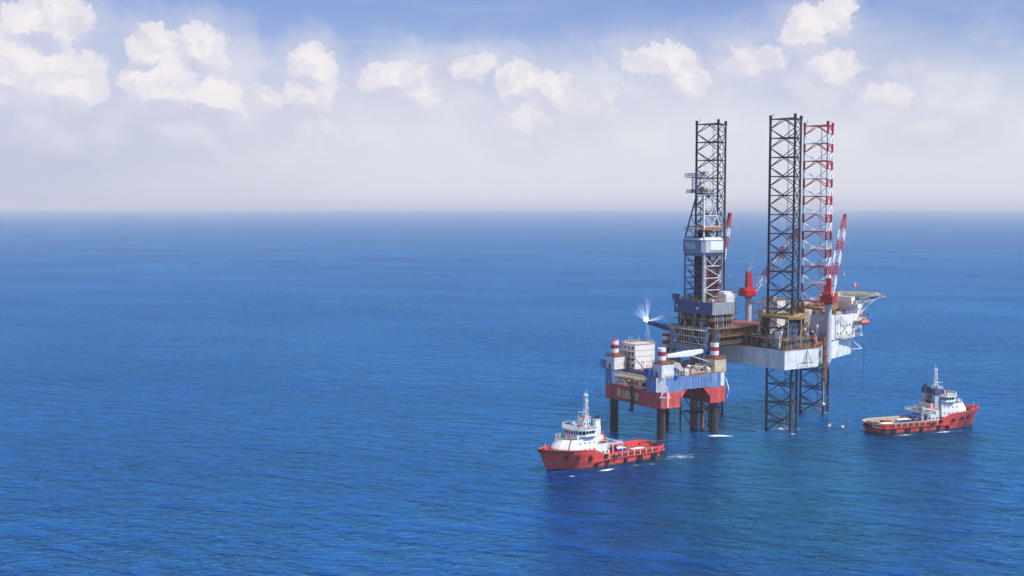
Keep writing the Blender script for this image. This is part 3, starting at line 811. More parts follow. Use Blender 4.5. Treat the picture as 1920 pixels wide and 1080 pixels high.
pf.rail([(DX - 5.3, DY - 5.3, 76.8), (DX + 5.3, DY - 5.3, 76.8), (DX + 5.3, DY + 5.3, 76.8), (DX - 5.3, DY + 5.3, 76.8)], 1.1, ORANGE, True, .08, 1.6)
pf.tube([(DX - 4, DY - 4.9, 77.2), (DX + 4, DY - 4.9, 77.2)], .3, TAN)
pf.build('platform', der)
cr = MB()                                                # crown block and its platforms
cr.box((DX, DY, 90.2), (5.0, 5.0, .5), NAVY)
cr.box((DX - 2.5, DY + 1.8, 90.7), (6.4, 4.2, .2), NAVY)
cr.rail([(DX - 5.6, DY - .3, 90.8), (DX - 5.6, DY + 3.9, 90.8), (DX + .6, DY + 3.9, 90.8), (DX + 2.6, DY + 2.5, 90.8), (DX + 2.6, DY - 2.6, 90.8), (DX - 2.5, DY - 2.6, 90.8)], 1.2, NAVY, True, .11, .9)
for s in (-.8, 0, .8): cr.cyl((DX + s - .25, DY, 92.2), (DX + s + .25, DY, 92.2), 1.1, YELLOW, n=14)
cr.box((DX + .2, DY, 90.7), (3.0, 1.2, 1.0), TAN)
for (sx, sy) in ((-1.8, -1.8), (1.8, -1.8), (1.8, 1.8), (-1.8, 1.8)):
    cr.bar((DX + sx, DY + sy, 90.7), (DX + sx * .45 + .4, DY + sy * .45, 98.4), .15, LGREY)
for z in (93.2, 95.8, 98.2):
    k_ = 1.8 - (z - 90.7) * .13
    for (a, b) in (((-1, -1), (1, -1)), ((1, -1), (1, 1)), ((1, 1), (-1, 1)), ((-1, 1), (-1, -1))):
        cr.bar((DX + a[0] * k_, DY + a[1] * k_, z), (DX + b[0] * k_, DY + b[1] * k_, z), .1, LGREY)
cr.lattice((DX - 2.4, DY + 1.9, 90.8), (DX - 2.4, DY + 1.9, 97.0), 2.2, 2.2, 4, NAVY, .15, .09)
cr.box((DX - 2.9, DY + 2.4, 96.6), (6.0, 4.4, .16), NAVY)
cr.rail([(DX - 5.8, DY + .3, 96.8), (DX - 5.8, DY + 4.5, 96.8), (DX + .1, DY + 4.5, 96.8), (DX + .1, DY + .3, 96.8)], 1.4, NAVY, True, .11, .9)
cr.bar((DX - .4, DY - 1, 97), (DX - .4, DY - 1, 102.5), .06, LGREY)
cr.box((DX + .5, DY - .2, 98.2), (2.2, 1.6, .8), GREY)
cr.build('crown_block', der)
ld = MB()
for (x_, y_) in ((DX - 4.4, DY - 5.35), (DX - 3.9, DY - 5.35)): ld.bar((x_, y_, 49), (x_, y_, 66.6), .07, WHITE)
for k_ in range(30): ld.bar((DX - 4.4, DY - 5.35, 49.3 + .58 * k_), (DX - 3.9, DY - 5.35, 49.3 + .58 * k_), .04, WHITE)
ld.cyl((DX - 5.1, DY - 5.5, 45), (DX - 5.1, DY - 5.5, 74), .22, WHITE, n=8)
ld.build('ladder', der)

ib = MB()
for (yy_, xx_) in ((-1.6, 1.5), (1.8, -2.2), (-1.8, -1.2)):
    for s in (0, .5): ib.cyl((DX + xx_ + s, DY + yy_, 49), (DX + xx_ + s, DY + yy_, 72), .2, (RUSTD, RUST)[int(s * 2)], n=6)
for z in (51, 55.5, 60, 64.5): ib.box((DX, DY, z), (9.0, 9.0, .25), RUSTD) if z in (64.5,) else ib.rail([(DX - 4, DY - 4, z), (DX + 4, DY - 4, z), (DX + 4, DY + 4, z), (DX - 4, DY + 4, z)], 1.0, (RED, NAVY)[int(z) % 2], True, .08, 1.6)
ib.build('standpipe', der)
# conductors down to the sea below the well
cd = MB()
for (dx, dy) in ((0, 0), (1.9, -1.2), (-1.6, 1.6), (3.2, .7), (-2.8, -1.1), (.6, 2.6)):
    cd.cut(); cd.cyl((FX - 4.5 + dx, FY - .6 + dy, -1), (FX - 4.5 + dx, FY - .6 + dy, 33), .42, COND if dx != 3.2 else WETLEG, n=10)
cd_all = cd; cd = MB()
for z in (6, 13, 20): cd.box((FX - 4.3, FY, z), (8, 5.6, .5), RUSTD)
for (dx, dy) in ((-4.5, -3), (4, -3), (-4.5, 4), (4, 4)): cd.cyl((FX - 4.4 + dx, FY + dy, -1), (FX - 4.4 + dx, FY + dy, 22), .35, WETLEG, n=8)
for dx in (-4.5, 4):
    for z in (0, 7, 14): cd.bar((FX - 4.4 + dx, FY - 3, z), (FX - 4.4 + dx, FY + 4, z + 7), .18, WETLEG)
cd.build('conductor_frame', rig); cd_all.build_each('conductor_pipe', rig)

# flare boom reaching out to the left
fl = MB()
tipf = Vector(w2l(55.4, 480, 38.6)); rootf = Vector((xe + 1.5, cy1 + 1.5, 37.6))
fl.lattice(rootf, tipf, 1.7, 1.0, 12, NAVY, .2, .12)
fl.cyl(rootf, tipf, .32, NAVY, n=6)
fl.bar(rootf + Vector((2, 0, 3)), rootf.lerp(tipf, .5), .08, NAVY)
fl.cyl(tipf, tipf + Vector((0, 0, .9)), .28, GREY, n=8)
fl.build('flare_boom', rig)

# deck machinery: every larger unit a part of its own
rnd = random.Random(11)
def clear(x, y):
    for (lx, ly) in LEGS:
        if (x - lx) ** 2 + (y - ly) ** 2 < 10.6 ** 2: return False
    if 25 < x and abs(y) > 7.5: return False
    if x > 49: return False
    if abs(x - 25) < 3.5 and abs(abs(y) - 19) < 3.5: return False
    if x < -2 and cy0 - 1 < y < cy1 + 1: return False
    return True
pal = (WHITE, LGREY, GREY, SLATE, TAN, RUST, CREAM, TEAL, BLUE, RED, RUSTD, ORANGE)
cnt = 0
while cnt < 46:
    x, y = rnd.uniform(-8.5, 48), rnd.uniform(-26, 26)
    lim = 26.5 if x < 8 else max(5, 26.5 - (x - 8) * .62)
    if abs(y) > lim - 1.5 or not clear(x, y): continue
    m_ = MB(); t = rnd.random(); cm = rnd.choice(pal)
    if t < .3:
        L_ = rnd.uniform(2, 4); r_ = rnd.uniform(.6, 1.1); hz_ = rnd.random() < .5
        if hz_: m_.cyl((x - L_ / 2, y, HT + .9 + r_), (x + L_ / 2, y, HT + .9 + r_), r_, cm, n=12); m_.box((x - L_ / 3, y, HT), (.3, r_ * 1.5, 1.2), GREY); m_.box((x + L_ / 3, y, HT), (.3, r_ * 1.5, 1.2), GREY)
        else: m_.cyl((x, y, HT), (x, y, HT + L_), r_ * 1.3, cm, n=14); m_.dome((x, y, HT + L_), r_ * 1.3, cm, .4, full=False); m_.rail([(x - r_, y - r_, HT + L_), (x + r_, y - r_, HT + L_)], 1, TAN, r=.05, step=1)
        m_.build('tank', rig)
    elif t < .75:
        a, b, c_ = rnd.uniform(1.8, 4.5), rnd.uniform(1.6, 3), rnd.uniform(1.8, 4.2)
        m_.box((x, y, HT), (a, b, c_), cm); m_.box((x, y, HT + c_), (a * .94, b * .9, .2), GREY)
        m_.box((x - a * .2, y - b / 2 - .04, HT + .2), (.8, .08, 1.8), RUSTD); m_.box((x + a * .25, y, HT + c_ + .2), (.8, .8, .7), LGREY)
        m_.rail([(x - a / 2, y - b / 2, HT + c_), (x + a / 2, y - b / 2, HT + c_), (x + a / 2, y + b / 2, HT + c_)], 1, TAN, r=.05, step=1.2)
        m_.build('deck_house', rig)
    else:
        for k_ in range(rnd.randint(4, 8)): m_.cyl((x - 3, y - 1 + .34 * k_, HT + .5 + .1 * (k_ % 2)), (x + 3, y - 1 + .34 * k_, HT + .5 + .1 * (k_ % 2)), .17, rnd.choice((RUST, TAN, RUSTD, OCHRE)), n=6)
        m_.box((x - 2, y, HT), (.3, 3, .35), RUSTD); m_.box((x + 2, y, HT), (.3, 3, .35), RUSTD)
        m_.build('pipe_rack', rig)
    cnt += 1
# pipe bridge truss along the near aft deck edge and general pipe runs
tr = MB()
for (xa, ya, xb, yb, z) in ((-9, -26, -9, -5, 36.0), (-9, -26, 7, -26.3, 35.6)):
    a = Vector((xa, ya, HT)); b = Vector((xb, yb, HT)); n = 8
    for i in range(n + 1):
        q = a.lerp(b, i / n); tr.bar(q, Vector((q.x, q.y, z)), .14, TAN)
        if i < n: q2 = a.lerp(b, (i + 1) / n); tr.bar(Vector((q.x, q.y, z)), Vector((q2.x, q2.y, HT + .6)) if i % 2 else Vector((q2.x, q2.y, z)), .11, TAN); tr.bar(Vector((q.x, q.y, HT + .6)), Vector((q2.x, q2.y, z)), .1, RUST)
    tr.box(((xa + xb) / 2, (ya + yb) / 2, z), (max(1.8, abs(xb - xa)), max(1.8, abs(yb - ya)), .16), RUST)
    tr.rail([(xa - .8, ya - .7, z + .16), (xb - (0.8 if xa == xb else 0), yb - .7, z + .16)], 1.1, TAN, r=.035, step=1.8)
tr.build('pipe_bridge', rig); tr = MB()
for k_ in range(60):
    x, y = rnd.uniform(-9, 46), rnd.uniform(-25, 25)
    lim = 26 if x < 8 else max(5, 26 - (x - 8) * .62)
    if abs(y) > lim - 1 or not clear(x, y): continue
    z = HT + rnd.uniform(.4, 4.0); L_ = rnd.uniform(2, 7); mm = rnd.choice((TAN, WHITE, RUST, OCHRE, LGREY, RED, RUSTD)); r_ = rnd.uniform(.09, .2); tr.cut()
    if rnd.random() < .5: tr.tube([(x, y, HT), (x, y, z), (x + L_ * .6, y, z), (x + L_ * .6, y, HT)], r_, mm)
    else: tr.tube([(x, y, HT), (x, y, z), (x, y + L_ * .6, z), (x, y + L_ * .6, HT)], r_, mm)
tr.build_each('pipe', rig)
# light derrick masts, lattice stair tower on the port side
st = MB()
st.lattice((14, 24.5, HT), (14, 24.5, 46), 3.0, 3.0, 6, TAN, .14, .08)
st.cut()
st.lattice((28.5, 20.5, HT), (28.5, 20.5, 45), 3.4, 3.4, 5, WHITE, .16, .1)
for z in (37, 41, 45): st.box((28.5, 20.5, z), (3.8, 3.8, .15), OCHRE)
st.build_each('stair_tower', rig)
for (x, y, h_) in ((3, -8.5, 8), (14, -22.5, 7), (20, 10, 10), (33, 4, 9.5), (-8, -24, 6), (36, -16.2, 9)):
    m_ = MB(); m_.bar((x, y, HT), (x, y, HT + h_), .12, LGREY); m_.box((x, y, HT + h_), (1.0, .5, .5), WHITE_CLEAN); m_.bar((x - .8, y, HT + h_ - .5), (x + .8, y, HT + h_ - .5), .08, LGREY)
    m_.build('floodlight_mast', rig)
ml = MB(); ml.cyl((13, -13, HT + 1), (17, -16, 44.5), .42, WHITE_CLEAN, n=8); ml.build('vent_pipe', rig)

rnd = random.Random(78)
for (lx, ly) in LEGS:                                       # elevating gear packed round each leg well
    for k_ in range(14):
        a_ = rnd.uniform(0, 2 * math.pi); r_ = rnd.uniform(8.2, 11.5); x, y = lx + r_ * math.cos(a_), ly + r_ * math.sin(a_)
        lim = 26.5 if x < 8 else max(5, 26.5 - (x - 8) * .62)
        if abs(y) > lim or x < -9.3 or (x < -2 and cy0 - 1 < y < cy1 + 1): continue
        g_ = MB(); s1, s2, s3 = rnd.uniform(1.2, 2.8), rnd.uniform(1.0, 2.2), rnd.uniform(2.2, 6.5); m1 = rnd.choice((RUSTD, RUST, RUSTD, TAN, SLATE, WHITE, RUSTD, CREAM))
        g_.box((x, y, HT), (s1, s2, s3), m1, rz=rnd.choice((0, .5, 1.0))); g_.box((x, y, HT + s3), (s1 * .6, s2 * .6, .5), rnd.choice((TAN, RUST, WHITE)))
        g_.cyl((x + s1 * .5, y, HT + .5), (x + s1 * .5, y, HT + s3 + .8), .13, rnd.choice((TAN, WHITE)), n=6); g_.bar((x - s1 * .5, y - s2 * .55, HT + s3 * .6), (x + s1 * .5, y - s2 * .55, HT + s3 * .6), .09, TAN)
        g_.build('elevating_gear', rig)
rnd = random.Random(77)
cn_ = MB(); k_ = 0
while k_ < 70:                                             # smaller deck machinery round the legs
    x, y = rnd.uniform(-9, 30), rnd.uniform(-27, -3) if rnd.random() < .8 else rnd.uniform(-3, 24)
    lim = 26.5 if x < 8 else max(5, 26.5 - (x - 8) * .62)
    ok = any(((x - lx) ** 2 + (y - ly) ** 2) < 7.2 ** 2 for (lx, ly) in LEGS) is False
    if abs(y) > lim - .6 or not ok or (x > 25 and abs(y) > 7) or (x < -2 and cy0 - 1 < y < cy1 + 1): continue
    cn_.cut(); a_, b_, c_ = rnd.uniform(.5, 1.7), rnd.uniform(.5, 1.5), rnd.uniform(.7, 3.4); q_ = rnd.random(); mt_ = rnd.choice((WHITE, TAN, RUST, CREAM, LGREY, RUSTD, OCHRE, BLUE, RED, WHITE_CLEAN, TAN))
    if q_ < .55: cn_.box((x, y, HT), (a_, b_, c_), mt_, rz=rnd.choice((0, .4, 1.1))); cn_.box((x, y, HT + c_), (a_ * .5, b_ * .5, .4), rnd.choice((RUST, WHITE, TAN)))
    elif q_ < .8: cn_.cyl((x, y, HT), (x, y, HT + c_), a_ * .45, mt_, n=9); cn_.cyl((x, y, HT + c_), (x + 1, y, HT + c_ + .3), .12, TAN, n=5)
    else: cn_.bar((x, y, HT), (x + a_ * 2, y + b_, HT + c_ + 2), .13, mt_); cn_.bar((x, y, HT), (x, y, HT + c_ + 1), .12, mt_)
    k_ += 1
cn_.build_each('machinery', rig)
# stairs, lockers and air units on the accommodation
sw = MB()
for (x0, y0, x1, y1, z0_, z1_) in ((36, -15.35, 42, -14.6, 33.5, 37.5), (42, -14.6, 36, -15.35, 37.5, 41.6), (50.9, -13.2, 54.5, -12.1, 39.1, 45.0), (46, -14.1, 50, -13.6, 33.2, 38.9)):
    sw.cut(); sw.bar((x0, y0 - .3, z0_), (x1, y1 - .3, z1_), .14, TAN); sw.bar((x0, y0 - .3, z0_ + 1), (x1, y1 - .3, z1_ + 1), .06, TAN)
    for t_ in (.2, .4, .6, .8): sw.bar((x0 + (x1 - x0) * t_, y0 - .3, z0_ + (z1_ - z0_) * t_), (x0 + (x1 - x0) * t_, y0 - .3, z0_ + (z1_ - z0_) * t_ + 1), .05, TAN)
sw.build_each('stairway', acc)
au = MB()
for (x, y, z, s_) in ((37, -13, 42, 1.4), (40, -12, 42, 1.1), (43.5, -12.6, 42, 1.6), (47, -11.4, 42, 1.2), (28, -15, 42.5, 1.4), (30.4, -12, 42.5, 1.8), (53, -10, 45.5, 1.2), (54, 0, 48.2, 1.6), (54, 4, 48.2, 1.3), (28, 12, 46.8, 1.5), (31, 15, 46.8, 1.2), (40, 12, 45.2, 1.6), (45, 12, 45.2, 1.4)):
    au.cut(); au.box((x, y, z), (s_ * 1.3, s_, s_), rnd.choice((WHITE, LGREY, GREY, TAN, BLUE))); au.cyl((x, y, z + s_), (x, y, z + s_ + .5), s_ * .3, RUST, n=8)
au.build_each('ventilation_unit', acc)
# rusty caissons hung outboard between hull and crane pedestal
cs_ = MB()
for k_, (dx, dy) in enumerate(((9.6, -27.6), (11.0, -26.8), (12.4, -25.9), (13.8, -25.0), (15.0, -24.4))):
    cs_.cut(); cs_.cyl((dx + 1.2, dy - .7, 17 + 2 * (k_ % 3)), (dx + 1.2, dy - .7, HT + 3.5 + (k_ % 2)), .42, (RUST, WETLEG, COND, RUSTD, RUST)[k_], n=9)
cs_.cut()
for z in (20, 24, 28, 32): cs_.box((13.4, -26.9, z), (7.4, 1.0, .4), RUSTD, rz=R(31))
cs_.cyl((12.5, -27.4, 10), (12.5, -27.4, 22), .13, WHITE, n=6); cs_.dome((12.5, -27.4, 10), .7, WHITE)
cs_.build_each('caisson', rig)
# anchor racks at the near corner
rk = MB()
for s in (0,):
    x0 = 0.5; y0 = -28.2
    rk.bar((x0 + 1.2, y0, 31.3), (x0 - 1.2, y0 - .9, 27.0), .10, BLACK); rk.bar((x0 + 1.4, y0, 31.3), (x0 + 2.6, y0 - .9, 27.0), .10, BLACK)
    rk.bar((x0 - 4.5, y0 - .9, 27.0), (x0 + 3.6, y0 - .9, 27.0), .12, BLACK); rk.bar((x0 - .6, y0 - .4, 28.6), (x0 + 2.2, y0 - .4, 28.6), .08, BLACK)
    rk.bar((x0 - 4.5, y0 - .3, 25.6), (x0 - 4.5, y0 - .5, 27.0), .08, BLACK); rk.bar((x0 - 4.5, y0 - .3, 25.6), (x0 + .3, y0 - .3, 25.8), .08, BLACK)
rk.build('anchor_rack', rig)
r2_ = MB()
for yy in (0,):
    r2_.bar((57, -5.8, 30), (60, -8, 26.5), .14, WHITE); r2_.bar((54, -7, 30), (60, -8, 26.5), .14, WHITE); r2_.bar((54, -7.2, 26.3), (60, -8.2, 26.3), .18, WHITE)
r2_.build('anchor_rack', rig)
# hanging mooring/service lines
ln = MB()
for (x, y, zb) in ((-9, 12, 0), (56, -12.4, 20), (57, -11.5, 14), (24, -24, -.5)):
    ln.cut(); ln.cyl((x, y, HB + 4), (x, y - (6 if zb == -.5 else 0), zb), .06, BLACK, n=4)
ln.build_each('hanging_line', rig)

# lifeboat hung from davits on the bow accommodation
def lifeboat(x, y, z, rz, label):
    t = thing('lifeboat', label, 'lifeboat', (rigM @ Vector((x, y, z))), RIG_RZ + rz)
    t.scale = (.82,) * 3
    b = MB(); n = 12; K = 9; vs = []; fs = []
    for j in range(K + 1):
        u = -1 + 2 * j / K; w = max(0.02, (1 - abs(u) ** 3)) ** .5
        for i in range(n):
            a = 2 * math.pi * i / n
            vs.append((u * 3.9, 1.35 * w * math.cos(a), 1.35 + w * (1.25 if math.sin(a) > 0 else 1.15) * math.sin(a)))
    for j in range(K):
        for i in range(n): fs.append((j * n + i, (j + 1) * n + i, (j + 1) * n + (i + 1) % n, j * n + (i + 1) % n))
    b.add(vs, fs, ORANGE, True); b.build('hull', t)
    c = MB(); c.box((-1.6, 0, 2.3), (1.6, 1.3, .8), ORANGE); c.box((-1.6, -.67, 2.55), (1.2, .06, .35), GLASS); c.box((-.78, 0, 2.55), (.06, 1.0, .35), GLASS); c.build('wheelhouse', t)
    return t
rigM = Matrix.Translation((93, 466, 0)) @ Matrix.Rotation(RIG_RZ, 4, 'Z')
lifeboat(53.0, -14.9, 37.2, R(16), 'orange enclosed lifeboat hanging at the near corner of the white accommodation block')
dv = MB()
for dx in (-2.6, 2.6):
    dv.cut(); dv.bar((53.0 + dx * .6, -12.2, 39.1), (53.0 + dx * .9, -14.9, 41.8), .16, RED); dv.bar((53.0 + dx * .9, -14.9, 41.8), (53.0 + dx * .9, -14.9, 39.7), .06, BLACK)
    dv.bar((53.0 + dx * .6, -12.2, 41.6), (53.0 + dx * .9, -14.9, 41.8), .12, RED)
dv.build_each('davit', rig)

# ------------------------------------------------------------ four-legged production platform in front of the rig
T_RZ = R(34)
TM = Matrix.Translation((53.9, 428.0, 0)) @ Matrix.Rotation(T_RZ, 4, 'Z')
tp = thing('production_platform', 'red and blue square platform on four round columns with red and white striped leg tops', 'platform', (53.9, 428, 0), T_RZ)
TX, TY = 33.0, 35.0
tp.scale = (1.035, 1.0, 1.0)
# lower red pontoon ring: slot open to the near right side, chamfered at its corners
HATCH = paint('hatch_ochre_paint', (0.80, 0.50, 0.18), rust=0.35, grime=0.3)
lo = MB()
ch = 3.0
lo.prism([(0, ch), (1.0, 1.0), (ch, 0), (9.3, 0), (9.3, 22), (0, 22)], 12, 17.8, REDHULL)
lo.prism([(23.8, 0), (30, 0), (32, .9), (33, 3), (33, 22), (23.8, 22)], 12, 17.8, REDHULL)
lo.prism([(0, 22.004), (33, 22.004), (33, 32), (30, 35), (3, 35), (0, 32)], 12, 17.8, REDHULL)
# haunches of the arch
for (xa, s) in ((9.3, 1), (23.8, -1)):
    vs = [(xa, .15, 14.6), (xa, .15, 18.2), (xa + s * 3.4, .15, 18.2), (xa, 21.9, 14.6), (xa, 21.9, 18.2), (xa + s * 3.4, 21.9, 18.2)]
    lo.add(vs, [(0, 1, 2), (3, 5, 4), (0, 2, 5, 3), (0, 3, 4, 1), (1, 4, 5, 2)], REDHULL)
lo.box((.02, 16.9, 13.4), (.1, 9.5, 2.9), HATCH); lo.box((.02, 23.8, 13.6), (.1, 2.2, 3.2), HATCH)
for q in (13, 15.5, 18, 20.4): lo.box((-.04, q, 13.6), (.08, .12, 2.5), RUST)
lo.build('lower_hull', tp)
up = MB()
zt0, zt1 = 17.83, 23.3
up.prism([(0, ch), (1.0, 1.0), (ch, 0), (30, 0), (32, .9), (33, 3), (33, 32), (30, 35), (3, 35), (0, 32), (0, 28), (7.5, 28), (7.5, 7.8), (0, 7.8)], 18.3, zt1, BLUEHULL, mt=DECKR, mb=REDHULL)
up.box((3.7, 17.9, 17.83), (7.2, 20, .2), DECKR)
up.prism([(0.002, ch), (1.0, 1.002), (ch, 0.002), (9.3, 0.002), (9.3, 7.7), (0.002, 7.7)], 17.8, 18.3, BLUEHULL)
up.prism([(23.8, .002), (30, .002), (32, .9), (33, 3), (33, 22), (23.8, 22)], 17.8, 18.3, BLUEHULL)
up.prism([(0.002, 28), (7.5, 28), (7.5, 35), (3, 35), (0.002, 32)], 17.8, 18.3, BLUEHULL)
for q in [10.5 + 1.5 * i for i in range(9)]: up.box((q, -.06, 18.6), (.10, .08, 4.4), BLUEHULL)
up.build('upper_hull', tp)
# white corner plating and legs
for (cx, cy, zt, lab) in ((2.7, 2.7, 34.0, 0), (2.7 + 25.6, 2.9, 34.2, 1), (2.7, 30.0, 34.6, 2), (28.3, 30.5, 35.2, 3)):
    lg = MB()
    lg.cyl((cx, cy, -1.2), (cx, cy, 12), 1.58, WETLEG, n=20)
    lg.cyl((cx, cy, 12), (cx, cy, 26), 1.55, WETLEG, n=20)
    z = 25.0; k_ = 0
    while z < zt - .1:
        z2 = min(zt, z + 1.55)
        lg.cyl((cx, cy, z), (cx, cy, z2), 1.55, RED if k_ % 2 == 0 else WHITE_CLEAN, n=20, cap=(z2 == zt)); z = z2; k_ += 1
    for a in range(0, 360, 90): lg.box((cx + 1.56 * math.cos(R(a)), cy + 1.56 * math.sin(R(a)), -1), (.3, .3, 13), RUST, rz=R(a))
    lg.build('leg', tp)
    jh = MB()
    jc = CREAM if lab == 1 else WHITE
    off = (.9, .3)
    jh.box((cx + off[0], cy + off[1], zt1), (5.6, 5.2, 4.9), jc); jh.box((cx + off[0], cy + off[1], zt1 + 4.9), (5.9, 5.5, .25), RUST)
    jh.rail([(cx + off[0] - 2.9, cy + off[1] - 2.7, zt1 + 5.1), (cx + off[0] + 2.9, cy + off[1] - 2.7, zt1 + 5.1), (cx + off[0] + 2.9, cy + off[1] + 2.7, zt1 + 5.1), (cx + off[0] - 2.9, cy + off[1] + 2.7, zt1 + 5.1)], 1.0, OCHRE, True, .06, 1.3)
    jh.box((cx + off[0] - 2.86, cy + off[1], zt1 + .1), (.1, 1.0, 2.0), BLUE if lab == 0 else RUSTD)
    if lab == 0: jh.box((cx - 3.1, cy + 3.6, zt1), (1.6, 2.4, 3.0), BLUE)
    if lab == 2: jh.box((cx - .2, cy + 4.2, zt1), (4, 3.0, 3.2), BLUEHULL)
    jh.build('jack_house', tp)
# white stained wedges at the near corner and right corner
cp = MB()
cp.box((1.05, .95, 18.0), (3.6, .1, 5.28), WHITE, rz=R(-38)); cp.cut(); cp.box((32.45, 2.0, 18.0), (2.2, .1, 5.28), WHITE, rz=R(62)); cp.cut(); cp.box((29.6, -.06, 18.2), (1.8, .1, 4.9), WHITE)
cp.build_each('corner_plate', tp)
for (ax, ay, a) in ((1.2, -1.1, R(-38)), (33.6, 1.0, R(50))):
    rk = MB(); u = Vector((math.cos(a), math.sin(a), 0)); nn = Vector((u.y, -u.x, 0)); c_ = Vector((ax, ay, 0))
    for s in (-1, 1):
        rk.bar(c_ + u * s * .4 - nn * .9 + Vector((0, 0, 20.6)), c_ + u * s * 1.5 + nn * .2 + Vector((0, 0, 16.4)), .13, WHITE_CLEAN)
        rk.bar(c_ + u * s * .7 - nn * .6 + Vector((0, 0, 19.2)), c_ - u * s * 1.2 + nn * .1 + Vector((0, 0, 17.4)), .09, WHITE_CLEAN)
    rk.bar(c_ - u * 2.1 + nn * .2 + Vector((0, 0, 16.4)), c_ + u * 2.1 + nn * .2 + Vector((0, 0, 16.4)), .16, WHITE_CLEAN)
    rk.bar(c_ - u * 1.3 + nn * .2 + Vector((0, 0, 16.4)), c_ - u * 1.0 - nn * .5 + Vector((0, 0, 13.0)), .10, WHITE)
    rk.build('anchor_rack', tp)
pt = MB()
for q in (3.2, 3.7, 4.2): pt.box((q, -.03, 12.3), (.25, .06, 5.0), WHITE) if q < 4 else None
pt.box((6.5, -.03, 12.15), (5.0, .06, .5), ORANGE)
pt.build('paint_marks', tp)
# accommodation
bd = MB()
bd.box((13.0, 28.2, zt1), (9.6, 7.2, 9.3), WHITE_CLEAN); bd.box((13.0, 28.2, zt1 + 9.3), (9.9, 7.5, .2), CREAM)
bd.box((9.6, 31.0, zt1), (2.2, 5.0, 9.6), CREAM)
for z in (2.4, 4.7, 7.0): bd.box((13.0, 24.56, zt1 + z), (9.4, .06, .08), GREY)
bdo = bd.build('accommodation_block', tp)
bw = MB()
for z in (.8, 3.1, 5.4, 7.5):
    for y in (26, 28.2, 30.4):
        bw.cut(); bw.box((8.16, y, zt1 + z), (.1, .9, .9), GLASS)
bw.build_each('window', bdo)
bb = MB()
for z in (2.2, 4.5, 6.8):
    bb.cut(); bb.box((7.4, 28.2, zt1 + z), (1.6, 7, .12), TAN); bb.rail([(6.6, 24.8, zt1 + z + .12), (6.6, 31.6, zt1 + z + .12)], 1, TAN, r=.05, step=1.2)
bb.build_each('balcony', bdo); bb = MB()
bb.rail([(8.3, 24.7, zt1 + 9.5), (17.7, 24.7, zt1 + 9.5), (17.7, 31.7, zt1 + 9.5), (8.3, 31.7, zt1 + 9.5)], 1.0, CREAM, True, .05, 1.4)
for x in (9.5, 11, 14.5): bb.bar((x, 30, zt1 + 9.4), (x, 30, zt1 + 12.2), .07, LGREY)
bb.build('roof_railing', bdo)
# white crane boom lying across the platform
kc_ = MB()
kc_.cyl((26.8, 6.5, zt1), (26.8, 6.5, 29.6), 1.0, GREY, n=12)
kc_.box((26.8, 6.5, 29.6), (2.8, 2.6, 1.8), BLUE)
kb = kc_.build('crane_pedestal', tp)
bm = MB()
p0 = Vector((25.2, 6.4, 31.0)); p1 = Vector((19.2, 6.9, 30.4)); p2 = Vector((7.0, 8.6, 29.8))
def blade(a, b, h0, h1, w0, w1, m):
    d = (b - a).normalized(); s = Vector((-d.y, d.x, 0)); z = Vector((0, 0, 1))
    vs = []
    for (p, h_, w) in ((a, h0, w0), (b, h1, w1)):
        for (ss_, zz_) in ((-1, -1), (1, -1), (1, 1), (-1, 1)): vs.append(p + s * ss_ * w / 2 + z * zz_ * h_ / 2)
    bm.add(vs, [(3, 2, 1, 0), (4, 5, 6, 7), (0, 1, 5, 4), (1, 2, 6, 5), (2, 3, 7, 6), (3, 0, 4, 7)], m)
blade(p0, p1, 1.2, 1.9, 1.6, 2.4, WHITE_CLEAN); blade(p1, p2, 1.9, .8, 2.4, 1.1, WHITE_CLEAN)
for t in (.78, .86): q = p1.lerp(p2, t); q2 = p1.lerp(p2, t + .035); blade(q, q2, 1.9 - 1.1 * t + .12, 1.9 - 1.1 * t + .08, 2.46 - 1.3 * t, 2.4 - 1.3 * t, RED)
bm.bar(p1 + Vector((.5, -.8, -.8)), (26.5, 3.0, 27.0), .16, WHITE_CLEAN); bm.bar(p1 + Vector((.5, .8, -.8)), (27.5, 5.5, 27.0), .16, WHITE_CLEAN)
for k_ in range(5): q = p1.lerp(p2, k_ / 4.6); bm.bar(q + Vector((0, 0, .5)), q + Vector((0, 0, 1.9)), .06, LGREY)
bm.bar(p2, p2 - Vector((0, 0, 4.4)), .1, WHITE)
bm.bar(p2 + Vector((3.4, 0, -.5)), p2 + Vector((3.4, 0, -6)), .12, TAN); bm.bar(p2 + Vector((1.2, -.4, -.5)), p2 + Vector((1.2, -.4, -5.6)), .16, WHITE_CLEAN)
bm.build('crane_boom', kb)
mb_ = MB(); mb_.bar((8.0, 18.0, zt1), (6.2, 24.5, 29.4), .14, BLACK); mb_.cyl((8.0, 18.0, zt1), (8.0, 18.0, zt1 + 1), .6, RUSTD); mb_.build('loading_arm', tp)
